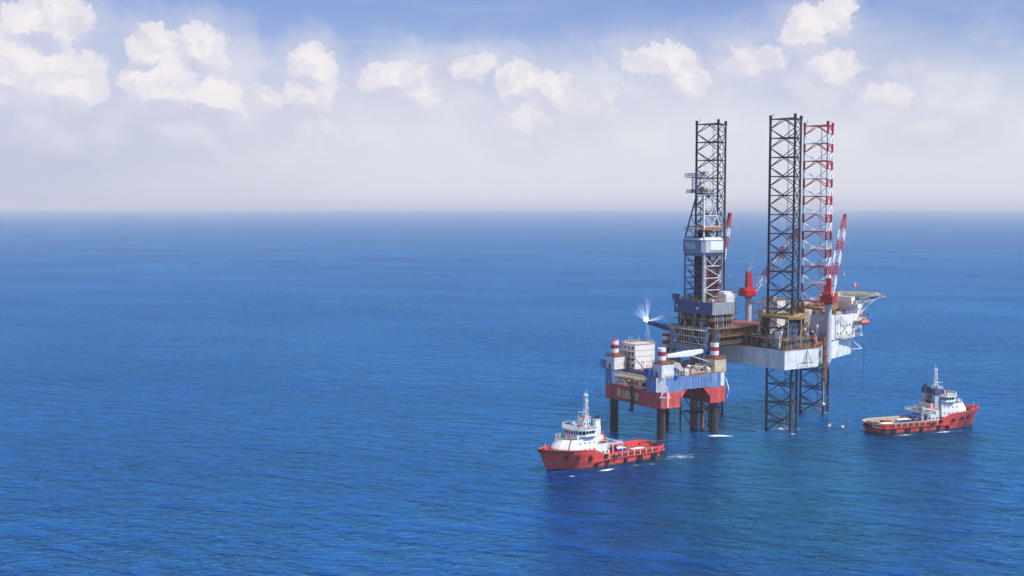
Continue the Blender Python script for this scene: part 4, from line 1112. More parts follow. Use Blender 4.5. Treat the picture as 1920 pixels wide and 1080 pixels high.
# process plant on deck
rnd = random.Random(23); cnt = 0
def tclear(x, y):
    for (a, b) in ((3.3, 3), (29, 3), (3.3, 30.3), (29, 30.6)):
        if abs(x - a) < 4.2 and abs(y - b) < 4.2: return False
    if 6 < x < 19 and 23 < y: return False
    if x < 8.5 and 6.5 < y < 29: return False
    return 1 < x < 32 and 1 < y < 34
tpal = (WHITE, LGREY, GREY, TAN, CREAM, RUST, WHITE_CLEAN, SLATE, BLUE, TEAL, RED, LGREY)
while cnt < 42:
    x, y = rnd.uniform(1, 32), rnd.uniform(1, 30)
    if cnt < 18: y = rnd.uniform(1.6, 9)
    if not tclear(x, y): continue
    m_ = MB(); t = rnd.random(); cm = rnd.choice(tpal)
    if t < .4:
        r_ = rnd.uniform(.5, .95); L_ = rnd.uniform(1.8, 3.4)
        if rnd.random() < .6: m_.cyl((x - L_ / 2, y, zt1 + r_ + .4), (x + L_ / 2, y, zt1 + r_ + .4), r_, cm, n=12); m_.box((x - L_ / 3, y, zt1), (.25, r_, .8), GREY); m_.box((x + L_ / 3, y, zt1), (.25, r_, .8), GREY)
        else: m_.cyl((x, y, zt1), (x, y, zt1 + L_), r_, cm, n=12); m_.dome((x, y, zt1 + L_), r_, cm, .5, full=False)
        m_.build('tank', tp)
    elif t < .75:
        a, b, c_ = rnd.uniform(1.2, 3.2), rnd.uniform(1.2, 2.4), rnd.uniform(1.0, 2.8)
        m_.box((x, y, zt1), (a, b, c_), cm); m_.box((x, y, zt1 + c_), (a * .6, b * .7, .35), rnd.choice(tpal)); m_.box((x, y - b / 2 - .03, zt1 + .3), (a * .5, .06, c_ * .6), GREY)
        m_.build('equipment_skid', tp)
    else:
        for k_ in range(3):
            q = rnd.uniform(1.5, 3.2); m_.tube([(x + .35 * k_, y, zt1), (x + .35 * k_, y, zt1 + q), (x + .35 * k_ + 1.6, y + .5, zt1 + q), (x + .35 * k_ + 1.6, y + .5, zt1)], .16, rnd.choice((TAN, WHITE, LGREY, RED)), n=7)
        m_.build('manifold', tp)
    cnt += 1
pp = MB()
for k_ in range(46):                                        # small valves, boxes and drums on deck
    x, y = (rnd.uniform(6, 31), rnd.uniform(.7, 7)) if k_ < 26 else ((rnd.uniform(7.8, 31), rnd.uniform(7, 22)) if k_ < 38 else (rnd.uniform(.6, 7), rnd.uniform(4, 7.4)))
    pp.cut(); a_, c_ = rnd.uniform(.4, 1.2), rnd.uniform(.5, 2.4); mt_ = rnd.choice((WHITE, TAN, RUST, CREAM, LGREY, RUSTD, OCHRE, WHITE_CLEAN, GREY, RED, TEAL))
    if rnd.random() < .6: pp.box((x, y, zt1), (a_, a_ * 1.2, c_), mt_, rz=rnd.random()); pp.box((x, y, zt1 + c_), (a_ * .5, a_ * .5, .3), RUST)
    else: pp.cyl((x, y, zt1), (x, y, zt1 + c_), a_ * .45, mt_, n=9)
pp.build_each('deck_box', tp); pp = MB()
for k_ in range(4):                                         # curved white
    pp.cut()
    x = 9.0 + .9 * k_; pts = [(x, 3.5, 28.6 - .3 * k_), (x + .2, 3.0, 26.2), (x + 1.6, 2.2, 24.4), (x + 4, 1.8, 24.0)]
    pp.tube(pts, .24, WHITE, n=7)
for k_ in range(3):
    pp.cut(); pts = [(18 + 1.6 * math.cos(R(a)) * (1 + .3 * k_) + 2.4 * k_, 2.5, 24.2 + 1.7 * math.sin(R(a))) for a in range(0, 181, 30)]
    pp.tube(pts, .2, LGREY, n=7)
pp.cut(); pp.tube([(15.5, 1.4, 23.9), (22, 1.4, 23.9)], .32, ORANGE); pp.cut(); pp.cyl((14.0, 2.2, 23.4), (14.8, 1.8, 26.4), .9, RED, r1=.3, n=8)
pp.cut(); pp.cyl((6.8, 0.2, 23.5), (7.6, -.3, 23.6), .75, BLUE, n=10)
pp.build_each('pipe', tp); pp = MB()
pp.tube([(0.2, 8, 21.3), (0.2, 27.5, 21.3)], .14, TAN); pp.tube([(2, 8, 20.3), (2, 27.5, 20.3)], .2, RUST); pp.tube([(3.5, 8, 22.1), (3.5, 27.5, 22.1)], .24, TAN)
for k_ in range(9): pp.bar((.3, 8.6 + 2.2 * k_, 18), (.3, 8.6 + 2.2 * k_, 21.3), .12, RUST); pp.box((3.6, 8.6 + 2.2 * k_, 21.5), (7.4, .25, .25), TAN)
pp.build('pipe_bridge', tp); pp = MB()
for k_ in range(14):
    x, y = rnd.uniform(.8, 6.5), rnd.uniform(8.6, 27); s = rnd.uniform(.5, 1.5); pp.cut()
    pp.box((x, y, 18.0), (s, s * 1.4, rnd.uniform(.8, 2.6)), rnd.choice((TAN, RUST, RUSTD, CREAM, WHITE, GREY)))
pp.build_each('equipment_skid', tp); pp = MB()
for k_ in range(40):
    pp.cut(); x, y = rnd.uniform(8.5, 31), rnd.uniform(1.2, 22)
    z = zt1 + rnd.uniform(.5, 3.4); L_ = rnd.uniform(1, 5); mm = rnd.choice((TAN, WHITE, RUST, CREAM, LGREY, CREAM, RED)); r_ = rnd.uniform(.07, .18)
    if rnd.random() < .5: pp.tube([(x, y, zt1), (x, y, z), (x + L_ * .6, y, z), (x + L_ * .6, y, zt1)], r_, mm)
    else: pp.tube([(x, y, zt1), (x, y, z), (x, y + L_ * .6, z), (x, y + L_ * .6, zt1)], r_, mm)
pp.build_each('pipe', tp)
rt = MB()
rt.rail([(7.5, 7.8, zt1), (0, 7.8, zt1), (0, ch, zt1), (1, 1, zt1), (ch, 0, zt1), (30, 0, zt1), (32, .9, zt1), (33, 3, zt1), (33, 32, zt1)], 1.1, TAN, r=.06, step=1.8)
rt.cut(); rt.rail([(0, 28, zt1), (0, 32, zt1), (3, 35, zt1), (30, 35, zt1)], 1.1, TAN, r=.06, step=1.8)
rt.cut(); rt.rail([(0, 8, 18.1), (0, 27.8, 18.1)], 1.1, WHITE, r=.05, step=1.6)
rt.build_each('deck_railing', tp)
lr = MB()                                                    # outboard ladder rig on the left face and hanging ropes
lr.box((-.7, 15.2, 9.5), (.7, 1.2, 9.5), RUSTD); lr.box((-1.0, 15.2, 9.3), (1.4, 1.4, .5), BLACK)
lr.build('fender_post', tp)
rp = MB()
for (x, y, a, zb) in ((-.8, 27.5, 1.6, 0), (-.9, 26.5, 0, 0), (6, -.7, 0, 4), (9, -.5, 0, 0), (33.4, 2.4, 0, 0), (31.5, -.4, 0, 6)):
    rp.cut(); rp.cyl((x, y, 17), (x - a, y + a * .5, zb), .06, BLACK, n=4)
rp.build_each('hanging_line', tp)

# ------------------------------------------------------------ flare
def emis(name, col, k_):
    m, N, out = new_mat(name)
    e = N.n('ShaderNodeEmission', {'Color': c4(col), 'Strength': k_}); N.nt.links.new(e.outputs[0], out.inputs[0]); return m
FLAME = emis('flare_flame', (1.0, 0.93, 0.82), 9.0)
tipW = rigM @ tipf
f_ = MB(); f_.dome((0, 0, .6), .36, FLAME, 1.1, n=12, k=8)
f_.cyl((0, 0, .6), (-1.5, .3, .7), .3, FLAME, r1=.05, n=8); f_.cyl((0, 0, .6), (.2, 0, 2.0), .28, FLAME, r1=.05, n=8); f_.cyl((0, 0, .6), (-.9, 0, 1.7), .26, FLAME, r1=.05, n=8)
fo = f_.build('flare_flame'); fo.location = tipW + Vector((-.6, 0, .2)); tag(fo, 'small white-hot flame burning at the tip of the dark flare boom', 'flame')
def mist_mat():
    m, N, out = new_mat('water_mist')
    tc = N.n('ShaderNodeTexCoord'); lw = N.n('ShaderNodeLayerWeight', {'Blend': 0.35})
    al = N.n('ShaderNodeAttribute', attribute_name='edge').outputs['Fac']
    nz = N.noise(N.vm('MULTIPLY', tc.outputs['Object'], (1.5, 1.5, .5)), 1.2, 4, 0.6)
    f = N.m('MULTIPLY', N.m('MULTIPLY', al, N.m('SUBTRACT', 1.0, lw.outputs['Facing'])), N.smooth(nz, 0.2, 0.65, .4, 1.0), clamp=True)
    d = N.n('ShaderNodeBsdfTranslucent', {'Color': (0.95, 0.97, 1, 1)}); d2 = N.n('ShaderNodeBsdfDiffuse', {'Color': (0.95, 0.97, 1, 1)})
    dd = N.n('ShaderNodeAddShader', {0: d.outputs[0], 1: d2.outputs[0]})
    t = N.n('ShaderNodeBsdfTransparent')
    mx = N.n('ShaderNodeMixShader', {0: f, 1: t.outputs[0], 2: dd.outputs[0]})
    N.nt.links.new(mx.outputs[0], out.inputs[0]); return m
MIST = mist_mat()
jets = [((-5.6, 0, 4.6), 1.5, .45), ((-3.6, 0, 7.6), 1.8, .5), ((.5, 0, 11), 1.8, .52), ((8.0, 1.0, 1.8), 1.3, .5), ((.2, 0, -9), 1.9, .45), ((-1.3, 0, -1.5), .3, .5), ((-2.2, 0, .2), .3, .8)]
jm = MB(); ja = []
for (d, r1, dens) in jets:
    d = Vector(d); K = 8; n = 10
    x = d.normalized().cross(Vector((0, 1, 0.02))).normalized(); y = d.normalized().cross(x)
    vs = []; fs = []
    for j in range(K + 1):
        t = j / K; p = d * t + Vector((0, 0, .6)); rr = .10 + (r1 - .10) * t
        for i in range(n):
            a = 2 * math.pi * i / n; vs.append(p + x * math.cos(a) * rr + y * math.sin(a) * rr); ja.append(dens * (1 - t) ** 1.5)
    for j in range(K):
        for i in range(n): fs.append((j * n + i, (j + 1) * n + i, (j + 1) * n + (i + 1) % n, j * n + (i + 1) % n))
    jm.add(vs, fs, MIST, True)
jo = jm.build('water_spray', kind='stuff'); jo.location = tipW + Vector((-.6, 0, 0))
a = jo.data.attributes.new('edge', 'FLOAT', 'POINT')
for i, v in enumerate(ja): a.data[i].value = v

# ------------------------------------------------------------ supply boats
def lerp(a, b, t): return a + (b - a) * t
def interp(x, tab):
    for (x0, y0), (x1, y1) in zip(tab[:-1], tab[1:]):
        if x <= x1: return lerp(y0, y1, max(0, (x - x0) / (x1 - x0)))
    return tab[-1][1]
def boat(label, loc, rz, scale, v):
    """anchor-handling supply boat, x forward, 55 m long; v chooses the differing fittings"""
    t = thing('supply_boat', label, 'boat', loc, rz, 'red supply boats beside the rig')
    t.scale = (scale,) * 3
    TOP = [(-27.5, 4.0), (-24, 4.3), (3, 4.5), (8, 6.8), (16, 7.1), (27.5, 8.2)]
    BD = [(-27.5, 3.0), (-27.0, 4.4), (-26.0, 5.5), (-24.2, 6.3), (-22, 6.7), (8, 6.7), (13, 6.4), (18, 5.3), (22, 3.9), (25, 2.4), (26.8, 1.1), (27.5, .25)]
    BWL = [(-27.5, 2.8), (-27, 4.0), (-26, 5.0), (-24, 5.9), (-21, 6.4), (2, 6.4), (8, 5.9), (14, 4.4), (19, 2.4), (22.6, 1.0), (25.6, .12), (27.5, .1)]
    def xs_wl(x): return (x if x > -20 else x + 1.3 * ((-20 - x) / 7.5)) if x < 10 else x - 3.3 * ((x - 10) / 17.5) ** 1.6
    xs = [-27.5, -27.0, -26.3, -25.2, -24, -22, -19, -14, -8, -2, 3, 5.5, 8, 11, 14, 16.5, 19, 21, 23, 24.6, 26, 26.9, 27.5]
    h = MB(); vs = []; K = 7
    for x in xs:
        top = interp(x, TOP); bdk = interp(x, BD); bw = interp(x, BWL)
        pts = [(xs_wl(x), bw * .96, -1.0), (xs_wl(x), bw, 0.0), (xs_wl(x), bw, .55),
               (lerp(xs_wl(x), x, .45), lerp(bw, bdk, .45), lerp(0, top, .45)), (lerp(xs_wl(x), x, .8), lerp(bw, bdk, .86), lerp(0, top, .78)),
               (x, bdk, top - .25), (x, bdk, top)]
        vs.append(pts)
    n = len(xs)
    for s in (1, -1):
        V_ = [(p[0], p[1] * s, p[2]) for pts in vs for p in pts]
        for j in range(n - 1):
            for i in range(K - 1):
                f = (j * K + i, (j + 1) * K + i, (j + 1) * K + i + 1, j * K + i + 1)
                if s > 0: f = f[::-1]
                mat = BOATRED if i > 1 else v['boot']
                h.add([V_[q] for q in f], [(0, 1, 2, 3)], mat, False)
        # inner bulwark and cap rail
        for j in range(n - 1):
            x0, x1 = xs[j], xs[j + 1]
            dz0 = 2.6 if x0 < 5 else interp(x0, TOP) - 1.1; dz1 = 2.6 if x1 <= 5.5 else interp(x1, TOP) - 1.1
            o0 = (x0, interp(x0, BD) * s, interp(x0, TOP)); o1 = (x1, interp(x1, BD) * s, interp(x1, TOP))
            i0 = (x0 - (.3 if x0 > 25 else 0), max(.05, interp(x0, BD) - .32) * s, o0[2]); i1 = (x1 - (.3 if x1 > 25 else 0), max(.05, interp(x1, BD) - .32) * s, o1[2])
            cap = v['cap'] if x0 < 2 else BOATRED
            h.add([o0, o1, i1, i0], [(0, 1, 2, 3) if s > 0 else (3, 2, 1, 0)], cap)
            h.add([i0, i1, (i1[0], i1[1], dz1), (i0[0], i0[1], dz0)], [(0, 1, 2, 3)], v['inner'] if x0 < 2 else BOATRED)
    # transom and stern roller
    p = vs[0]; h.add([(q[0], q[1], q[2]) for q in p] + [(q[0], -q[1], q[2]) for q in p], [(0, 1, 2, 3, 4, 5, 6, 13, 12, 11, 10, 9, 8, 7)], BOATRED)
    h.cyl((-27.3, -2.0, 2.9), (-27.3, 2.0, 2.9), .5, BLACK, n=10)
    # main deck and forecastle deck
    dk_ = [(x, interp(x, BD) - .3) for x in xs if x <= 5.5]
    h.add([(x, y, 2.6) for (x, y) in dk_] + [(x, -y, 2.6) for (x, y) in reversed(dk_)], [tuple(reversed(range(2 * len(dk_))))], v['deck'])
    fx = [x for x in xs if x >= 5.5]
    for j in range(len(fx) - 1):
        a, b = fx[j], fx[j + 1]
        h.add([(a, interp(a, BD) - .2, interp(a, TOP) - 1.1), (b, max(.04, interp(b, BD) - .2), interp(b, TOP) - 1.1), (b, -max(.04, interp(b, BD) - .2), interp(b, TOP) - 1.1), (a, -interp(a, BD) + .2, interp(a, TOP) - 1.1)], [(3, 2, 1, 0)], GREEN)
    h.add([(5.5, -6.5, 2.6), (5.5, 6.5, 2.6), (5.5, 6.5, 5.2), (5.5, -6.5, 5.2)], [(0, 3, 2, 1)], WHITE)
    hull = h.build('hull', t)
    # rubbing strakes, freeing ports, fenders
    st = MB(); bb_ = MB(); cp_ = MB(); br_ = MB()
    for s in (1, -1):
        st.cut(); cp_.cut()
        for j in range(n - 1):
            a, b = xs[j], xs[j + 1]
            if b <= 8: st.bar((a, (interp(a, BD) + .05) * s, 2.55), (b, (interp(b, BD) + .05) * s, 2.55), .16, BOATRED)
            if a >= 16.5 and v['bowband']: bb_.bar((a + .05, (interp(a, BD) + .05) * s, interp(a, TOP) - .6), (b + .05, (interp(b, BD) + .05) * s, interp(b, TOP) - .6), .5, BLACK)
            if a >= 11: br_.bar((a, interp(a, BD) * s, interp(a, TOP)), (b, interp(b, BD) * s, interp(b, TOP)), .16, BOATRED)
            if b <= 3: cp_.bar((a, (interp(a, BD) - .1) * s, interp(a, TOP) + .05), (b, (interp(b, BD) - .1) * s, interp(b, TOP) + .05), .17, v['cap'])
    st.build_each('rubbing_strake', hull)
    cp_.build_each('cap_rail', hull); br_.build('bow_rail', hull)
    if v['bowband']: bb_.build('bow_fender', hull)
    fp = MB()
    for s in (1, -1):
        for k_ in range(8):
            x = -20.5 + 2.9 * k_
            fp.cut(); fp.box((x, 6.72 * s, 2.95), (2.1, .1, .85), RUSTD)
            if v['posts']: fp.box((x + 1.5, 6.76 * s, 2.8), (.22, .14, 1.5), WHITE)
    fp.build_each('freeing_port', hull)
    for s in (1, -1):
        for (x, z) in ((-24.6, 1.6), (-20.5, 1.3), (-19.4, 1.3), (-13.6, 1.3), (-12.5, 1.3), (-6.3, 1.3), (-1.2, 2.9), (2.2, 1.6), (3.0, 3.9), (6.8, 1.2), (9.5, 3.9), (14.6, 4.4), (18.8, 4.6)):
            bdx = lerp(interp(x, BWL), interp(x, BD), z / interp(x, TOP)) + .22
            y = bdx * s; m_ = MB(); seg = 9; q = [(x + .62 * math.cos(2 * math.pi * i / seg), y, z + .62 * math.sin(2 * math.pi * i / seg)) for i in range(seg + 1)]
            m_.tube(q, .27, BLACK, n=6); m_.bar((x, y, z + .6), (x, y - .1 * s, z + 1.6), .05, BLACK)
            m_.build('tyre_fender', t)
    # superstructure
    X = v['xs']
    def frustum(mb, lo_, hi_, z0, z1, m, mt):
        n_ = len(lo_); V_ = [(x + X, y, z0) for (x, y) in lo_] + [(x + X, y, z1) for (x, y) in hi_]
        mb.add(V_, [(i, (i + 1) % n_, n_ + (i + 1) % n_, n_ + i) for i in range(n_)], m); mb.add(V_, [tuple(range(n_, 2 * n_))], mt)
    fr = [(6, -5.4), (15.5, -5.4), (18.8, -4.2), (20.8, -2.2), (21.3, 0), (20.8, 2.2), (18.8, 4.2), (15.5, 5.4), (6, 5.4)]
    frt = [(6, -5.2), (14.6, -5.2), (17.2, -4.0), (18.8, -2.0), (19.2, 0), (18.8, 2.0), (17.2, 4.0), (14.6, 5.2), (6, 5.2)]
    b1 = MB()
    frustum(b1, fr, fr, 5.4, 7.6, WHITE_CLEAN, WHITE); frustum(b1, fr, frt, 7.6, 10.7, WHITE_CLEAN, GREEN)
    b1.prism([(-.5 + X, -4.6), (6.0 + X, -4.6), (6.0 + X, 4.6), (-.5 + X, 4.6)], 2.6, 8.0, WHITE, mt=GREEN)
    b1.prism([(1.6 + X, -3.6), (6.0 + X, -3.6), (6.0 + X, 3.6), (1.6 + X, 3.6)], 8.0, 10.9, WHITE, mt=GREEN)
    b1.prism([(6.2 + X, -4.4), (13.2 + X, -4.4), (15.0 + X, -2.4), (15.0 + X, 2.4), (13.2 + X, 4.4), (6.2 + X, 4.4)], 10.7, 11.5, WHITE_CLEAN)
    bo = b1.build('deckhouse', t)
    w1 = MB()
    for s in (1, -1):
        for z in (6.6, 8.9):
            for k_ in range(4): w1.cut(); w1.box((7.2 + 2.1 * k_ + X, (5.42 if z < 7 else 5.30) * s, z), (.5, .08, .5), GLASS)
        for k_ in range(3): w1.cut(); w1.box((.6 + 1.8 * k_ + X, 4.62 * s, 4.6), (.6, .06, .6), GLASS)
    for y in (-3, -1, 1, 3): w1.cut(); w1.box((-.52 + X, y, 5.6), (.06, .7, .7), GLASS)
    w1.build_each('window', bo)
    if v['bowband']:
        lw_ = MB(); lw_.tube([(18.2 + X, 4.75, 5.4), (18.2 + X, 4.75, 7.6), (16.9 + X, 4.45, 10.8), (15.4 + X, 4.3, 10.9)], .13, BLACK); lw_.build('exhaust_line', bo)
    wh = MB()
    wide = [(6.0 + X, -5.0), (7.4 + X, -6.3), (11.6 + X, -6.3), (13.8 + X, -4.6), (15.4 + X, -2.0), (15.6 + X, 0), (15.4 + X, 2.0), (13.8 + X, 4.6), (11.6 + X, 6.3), (7.4 + X, 6.3), (6.0 + X, 5.0)]
    def sc(p, k_, c=(10.4 + X, 0)): return [(c[0] + (x - c[0]) * k_, c[1] + (y - c[1]) * k_) for (x, y) in p]
    wh.prism(sc(wide, .97), 11.5, 12.3, WHITE_CLEAN)
    wh.prism(sc(wide, 1.04), 13.6, 14.1, WHITE_CLEAN, mt=GREY)
    for i in range(len(wide)):
        a = Vector((*sc(wide, .945)[i], 0)); b = Vector((*sc(wide, .945)[(i + 1) % len(wide)], 0)); k_ = max(1, int(round((b - a).length / 1.15)))
        for j in range(k_): q = a.lerp(b, j / k_); wh.box((q.x, q.y, 12.3), (.26, .26, 1.3), WHITE_CLEAN)
    who = wh.build('wheelhouse', t)
    wg = MB(); wg.prism(sc(wide, .935), 12.31, 13.59, GLASS); wg.build('window_band', who)
    rr = MB(); ZR = 14.1
    rr.rail([(x, y, ZR) for (x, y) in wide], 1.0, WHITE, True, .05, 1.3)
    rr.cut(); rr.rail([(x + X, y, 10.7) for (x, y) in frt[1:-1]], 1.0, WHITE, False, .05, 1.2)
    rr.cut(); rr.rail([(-.4 + X, -4.5, 8.0), (5.9 + X, -4.5, 8.0)], 1, WHITE, r=.05, step=1.2); rr.rail([(-.4 + X, 4.5, 8.0), (5.9 + X, 4.5, 8.0)], 1, WHITE, r=.05, step=1.2); rr.rail([(-.4 + X, -4.5, 8.0), (-.4 + X, 4.5, 8.0)], 1, WHITE, r=.05, step=1.2)
    rr.cut(); rr.rail([(x, (interp(x, BD) - .4), interp(x, TOP) - 1.1) for x in (6, 9, 12, 15)], 1.1, WHITE, r=.05, step=1.3)
    rr.cut(); rr.rail([(x, -(interp(x, BD) - .4), interp(x, TOP) - 1.1) for x in (6, 9, 12, 15)], 1.1, WHITE, r=.05, step=1.3)
    rr.build_each('railing', bo)
    for s in (1, -1):
        fn = MB(); fy = 3.3 * s
        fn.box((4.6 + X, fy, 8.0), (2.5, 1.9, 6.4), WHITE if not v['darkfun'] else LGREY)
        if v['darkfun']: fn.box((4.8 + X, fy, 14.4), (3.0, 2.3, 2.6), NAVY)
        else: fn.box((4.6 + X, fy, 14.4), (2.2, 1.7, 2.0), WHITE_CLEAN); fn.box((4.6 + X, fy, 16.4), (2.3, 1.8, .35), LGREY)
        zf = 16.7
        for q in (-.6, .5): fn.cyl((4.6 + q + X, fy, zf), (4.2 + q + X, fy, zf + 1.3), .28, BLACK, n=8)
        fn.build('funnel', t)
    hp_ = MB()
    hp_.box((7.6 + X, 0, ZR), (3.2 if not v['darkfun'] else 4.6, 3.6, 2.3), v['fun2']); hp_.box((7.6 + X, 0, ZR + 2.3), (3.5, 3.9, .2), LGREY)
    hp_.rail([(6 + X, -1.9, ZR + 2.5), (9.2 + X, -1.9, ZR + 2.5), (9.2 + X, 1.9, ZR + 2.5), (6 + X, 1.9, ZR + 2.5)], 1, WHITE, True, .05, 1.2)
    for q in (-1.1, 0, 1.1):
        for s in (1, -1): hp_.box((7.6 + q + X, 1.82 * s, ZR + .4), (.5, .06, 1.3), BLACK)
    hp_.build('mast_house', t)
    mm_ = MB(); zt_ = v['mast']; zb_ = ZR + 2.5; xm = 6.8 + X
    mm_.lattice((xm, 0, zb_), (xm, 0, zt_), 1.3, .85, 5, WHITE_CLEAN, .075, .04)
    for z in (zb_ + 1.4, zb_ + 4.2): mm_.bar((xm, -1.9, z), (xm, 1.9, z), .1, WHITE_CLEAN)
    mm_.box((xm + 1.5, 0, zb_ + 2.3), (.25, 3.6, .35), WHITE_CLEAN, rz=.5); mm_.bar((xm, 0, zb_ + 2.2), (xm + 1.6, 0, zb_ + 2.2), .14, WHITE_CLEAN)
    for z in (zt_ - 2.4, zt_ - .6): mm_.box((xm, 0, z), (1.5, 1.5, .12), WHITE)
    mm_.bar((xm - .2, .3, zt_ - .6), (xm - .2, .3, zt_ + 1.5), .07, WHITE_CLEAN); mm_.bar((xm + .2, -.4, zt_ - .6), (xm + .2, -.4, zt_ + .9), .06, WHITE_CLEAN)
    for (y, z) in ((.5, zt_ - 3), (-.5, zt_ - 4), (.5, zt_ - 5.4)): mm_.box((xm, y, z), (.4, .4, .4), WHITE)
    mm_.build('mast', t)
    fmn = MB()
    for (x, y, z) in ((12.6, 3.4, ZR), (9, 1.5, ZR + 2.5), (16.4, 2.8, 10.7)) if v['bowband'] else ((11.0, -2.6, ZR), (11.2, 3.2, ZR)):
        x += X; fmn.cut(); fmn.cyl((x, y, z), (x, y, z + .9), .22, RED, n=8); fmn.cyl((x - .6, y, z + .9), (x + 1.2, y, z + 1.4), .22, RED, n=8); fmn.dome((x - .2, y, z + .95), .5 if v['bowband'] else .9, RED)
    fmn.build_each('fire_monitor', t)
    for (x, y, z, r_) in ((10.2, -2.6, ZR, .5), (11.8, .6, ZR, .4), (10.4, 4.2, ZR, .4)):
        x += X; dmm = MB(); dmm.cyl((x, y, z), (x, y, z + .5), .15, WHITE, n=6); dmm.dome((x, y, z + .5 + r_ * .7), r_, WHITE_CLEAN); dmm.build('satellite_dome', t)
    rnd_ = random.Random(3)
    for k_ in range(9):                                     # vents, lockers and life-raft canisters on the decks
        x, y, z = ((7.5, 5.2, ZR), (9.5, -4.6, ZR), (16.6, -2.4, 10.7), (16.2, .8, 10.7), (14.2, 4.6, 10.7), (1.0, 3.9, 8.0), (.6, -3.9, 8.0), (2.8, 0, 10.9), (9.2, 5.0, ZR))[k_]
        lk = MB(); lk.box((x + X, y, z), (rnd_.uniform(.6, 1.3), rnd_.uniform(.5, .9), rnd_.uniform(.6, 1.2)), rnd_.choice((WHITE, LGREY, ORANGE, WHITE, GREY, RED))); lk.cyl((x + X, y, z), (x + X, y, z + 1.6), .12, LGREY, n=6); lk.build('deck_locker', t)
    # foredeck windlass
    wl = MB(); wl.cyl((22.2, -1.6, 6.9), (22.2, 1.6, 6.9), .6, RUSTD, n=10); wl.box((22.4, 0, 6.2), (1.8, 4.0, .4), GREY)
    for y in (-2.6, -1, 1, 2.6): wl.cyl((21.2, y, 6.1), (21.2, y, 7.3), .22, BLACK if y < 0 else YELLOW, n=7); 
    wl.cyl((24.8, 0, 6.6), (24.8, 0, 9.8), .07, WHITE); wl.build('windlass', t)
    # winch and gantry aft of the house
    wi = MB(); wi.cyl((-3, -3.6, 4.4), (-3, 3.6, 4.4), 1.25, v['winch'], n=14)
    for y in (-3.8, -1.2, 1.2, 3.8): wi.cyl((-3, y, 4.4), (-3, y + .22, 4.4), 1.8, v['winchf'], n=16)
    wi.box((-3, 0, 2.6), (3.4, 8.2, .7), GREY); wi.build('winch', t)
    ga = MB()
    for s in (-1, 1):
        ga.bar((-5.6, 5.6 * s, 2.6), (-5.6, 5.6 * s, 7.6), .2, v['gan']); ga.bar((-1.2, 5.6 * s, 2.6), (-1.2, 5.6 * s, 7.6), .16, v['gan']); ga.bar((-5.6, 5.6 * s, 7.6), (0, 5.6 * s, 7.6), .16, v['gan'])
        ga.rail([(-5.6, 5.6 * s, 7.6), (0, 5.6 * s, 7.6)], 1, v['gan'], r=.05, step=1.3)
    ga.bar((-5.6, -5.6, 7.6), (-5.6, 5.6, 7.6), .22, v['gan']); ga.box((-3.2, 4.9, 7.5), (4.6, 1.5, .12), GREY); ga.box((-3.2, -4.9, 7.5), (4.6, 1.5, .12), GREY)
    ga.build('gantry', t)
    kn = MB(); s = v['crane_side']
    kn.cyl((-4.6, 4.9 * s, 2.6), (-4.6, 4.9 * s, 8.6), .5, v['kc'], n=10); kn.box((-4.6, 4.9 * s, 8.4), (1.3, 1.3, 1.5), v['kc'])
    kn.bar((-4.6, 4.9 * s, 9.6), (-8.5 if v['darkfun'] else -1.5, 1.0 * s, 9.2), .28, v['kc'])
    if v['darkfun']: kn.bar((-4.6, 4.9 * s, 9.5), (2.5, 5.0 * s, 8.0), .28, WHITE_CLEAN)
    kn.build('deck_crane', t)
    rb = MB(); yy = -5.3 if v['darkfun'] else 5.2          # rescue boat
    K_ = 6; vs_ = []; fs_ = []
    for j in range(K_ + 1):
        u = -1 + 2 * j / K_; w = (1 - abs(u) ** 3) * .8 + .05
        for (a, b) in ((-1, .5), (-.6, -.4), (0, -.6), (.6, -.4), (1, .5), (0, .35)): vs_.append((2.6 + u * 2.3, yy * .8 + a * w * .9, 9.4 + b * w))
    for j in range(K_):
        for i in range(6): fs_.append((j * 6 + i, (j + 1) * 6 + i, (j + 1) * 6 + (i + 1) % 6, j * 6 + (i + 1) % 6))
    rb.add([(q[0] + X, q[1], q[2] - .6) for q in vs_], fs_, ORANGE, True); rb.bar((1.2 + X, yy * .8, 8.0), (1.2 + X, yy * .8, 10.4), .12, RED); rb.bar((1.2 + X, yy * .8, 10.4), (2.6 + X, yy * .9, 10.6), .12, RED); rb.build('rescue_boat', t)
    bl = MB()
    for x in (-24, -18, -12, -7):
        for s_ in (-1, 1):
            bl.cut(); bl.box((x + .45, 6.0 * s_, 2.6), (1.6, .6, .15), BLACK)
            for q in (0, .9): bl.cyl((x + q, 6.0 * s_, 2.6), (x + q, 6.0 * s_, 3.5), .22, BLACK, n=7)
    bl.build_each('bollard', t); bl = MB()
    for y in (-1.2, 1.2): bl.cut(); bl.cyl((-25.4, y, 2.6), (-25.4, y, 4.4), .3, RUSTD, n=8)
    bl.build_each('tow_pin', t); bl = MB()
    bl.cut(); bl.box((-13, 5.5, 2.6), (20, .25, 1.4), v['cap']); bl.cut(); bl.box((-13, -5.5, 2.6), (20, .25, 1.4), v['cap'])
    bl.build_each('crash_rail', t)
    return t
VL = dict(boot=RUSTD, cap=BOATRED, inner=BOATRED, deck=DECKR, bowband=True, posts=True, darkfun=False, fun=LGREY, fun2=WHITE_CLEAN, mast=25.6, xs=0.0,
          winch=RUSTD, winchf=RED, gan=WHITE, crane_side=-1, kc=RED)
VR = dict(boot=RUSTD, cap=CREAM, inner=LGREY, deck=DECKG, bowband=False, posts=True, darkfun=True, fun=NAVY, fun2=NAVY, mast=24.8, xs=-1.5,
          winch=BLUE, winchf=BLUE, gan=LGREY, crane_side=-1, kc=CREAM)
LB = ((29.6, 393.8, 0), R(215.4), 0.93)
RB = ((159.2, 454.9, 0), R(19.0), 0.93)
boat('red supply boat with white wheelhouse and tall white mast in front of the striped-leg platform', *LB, VL)
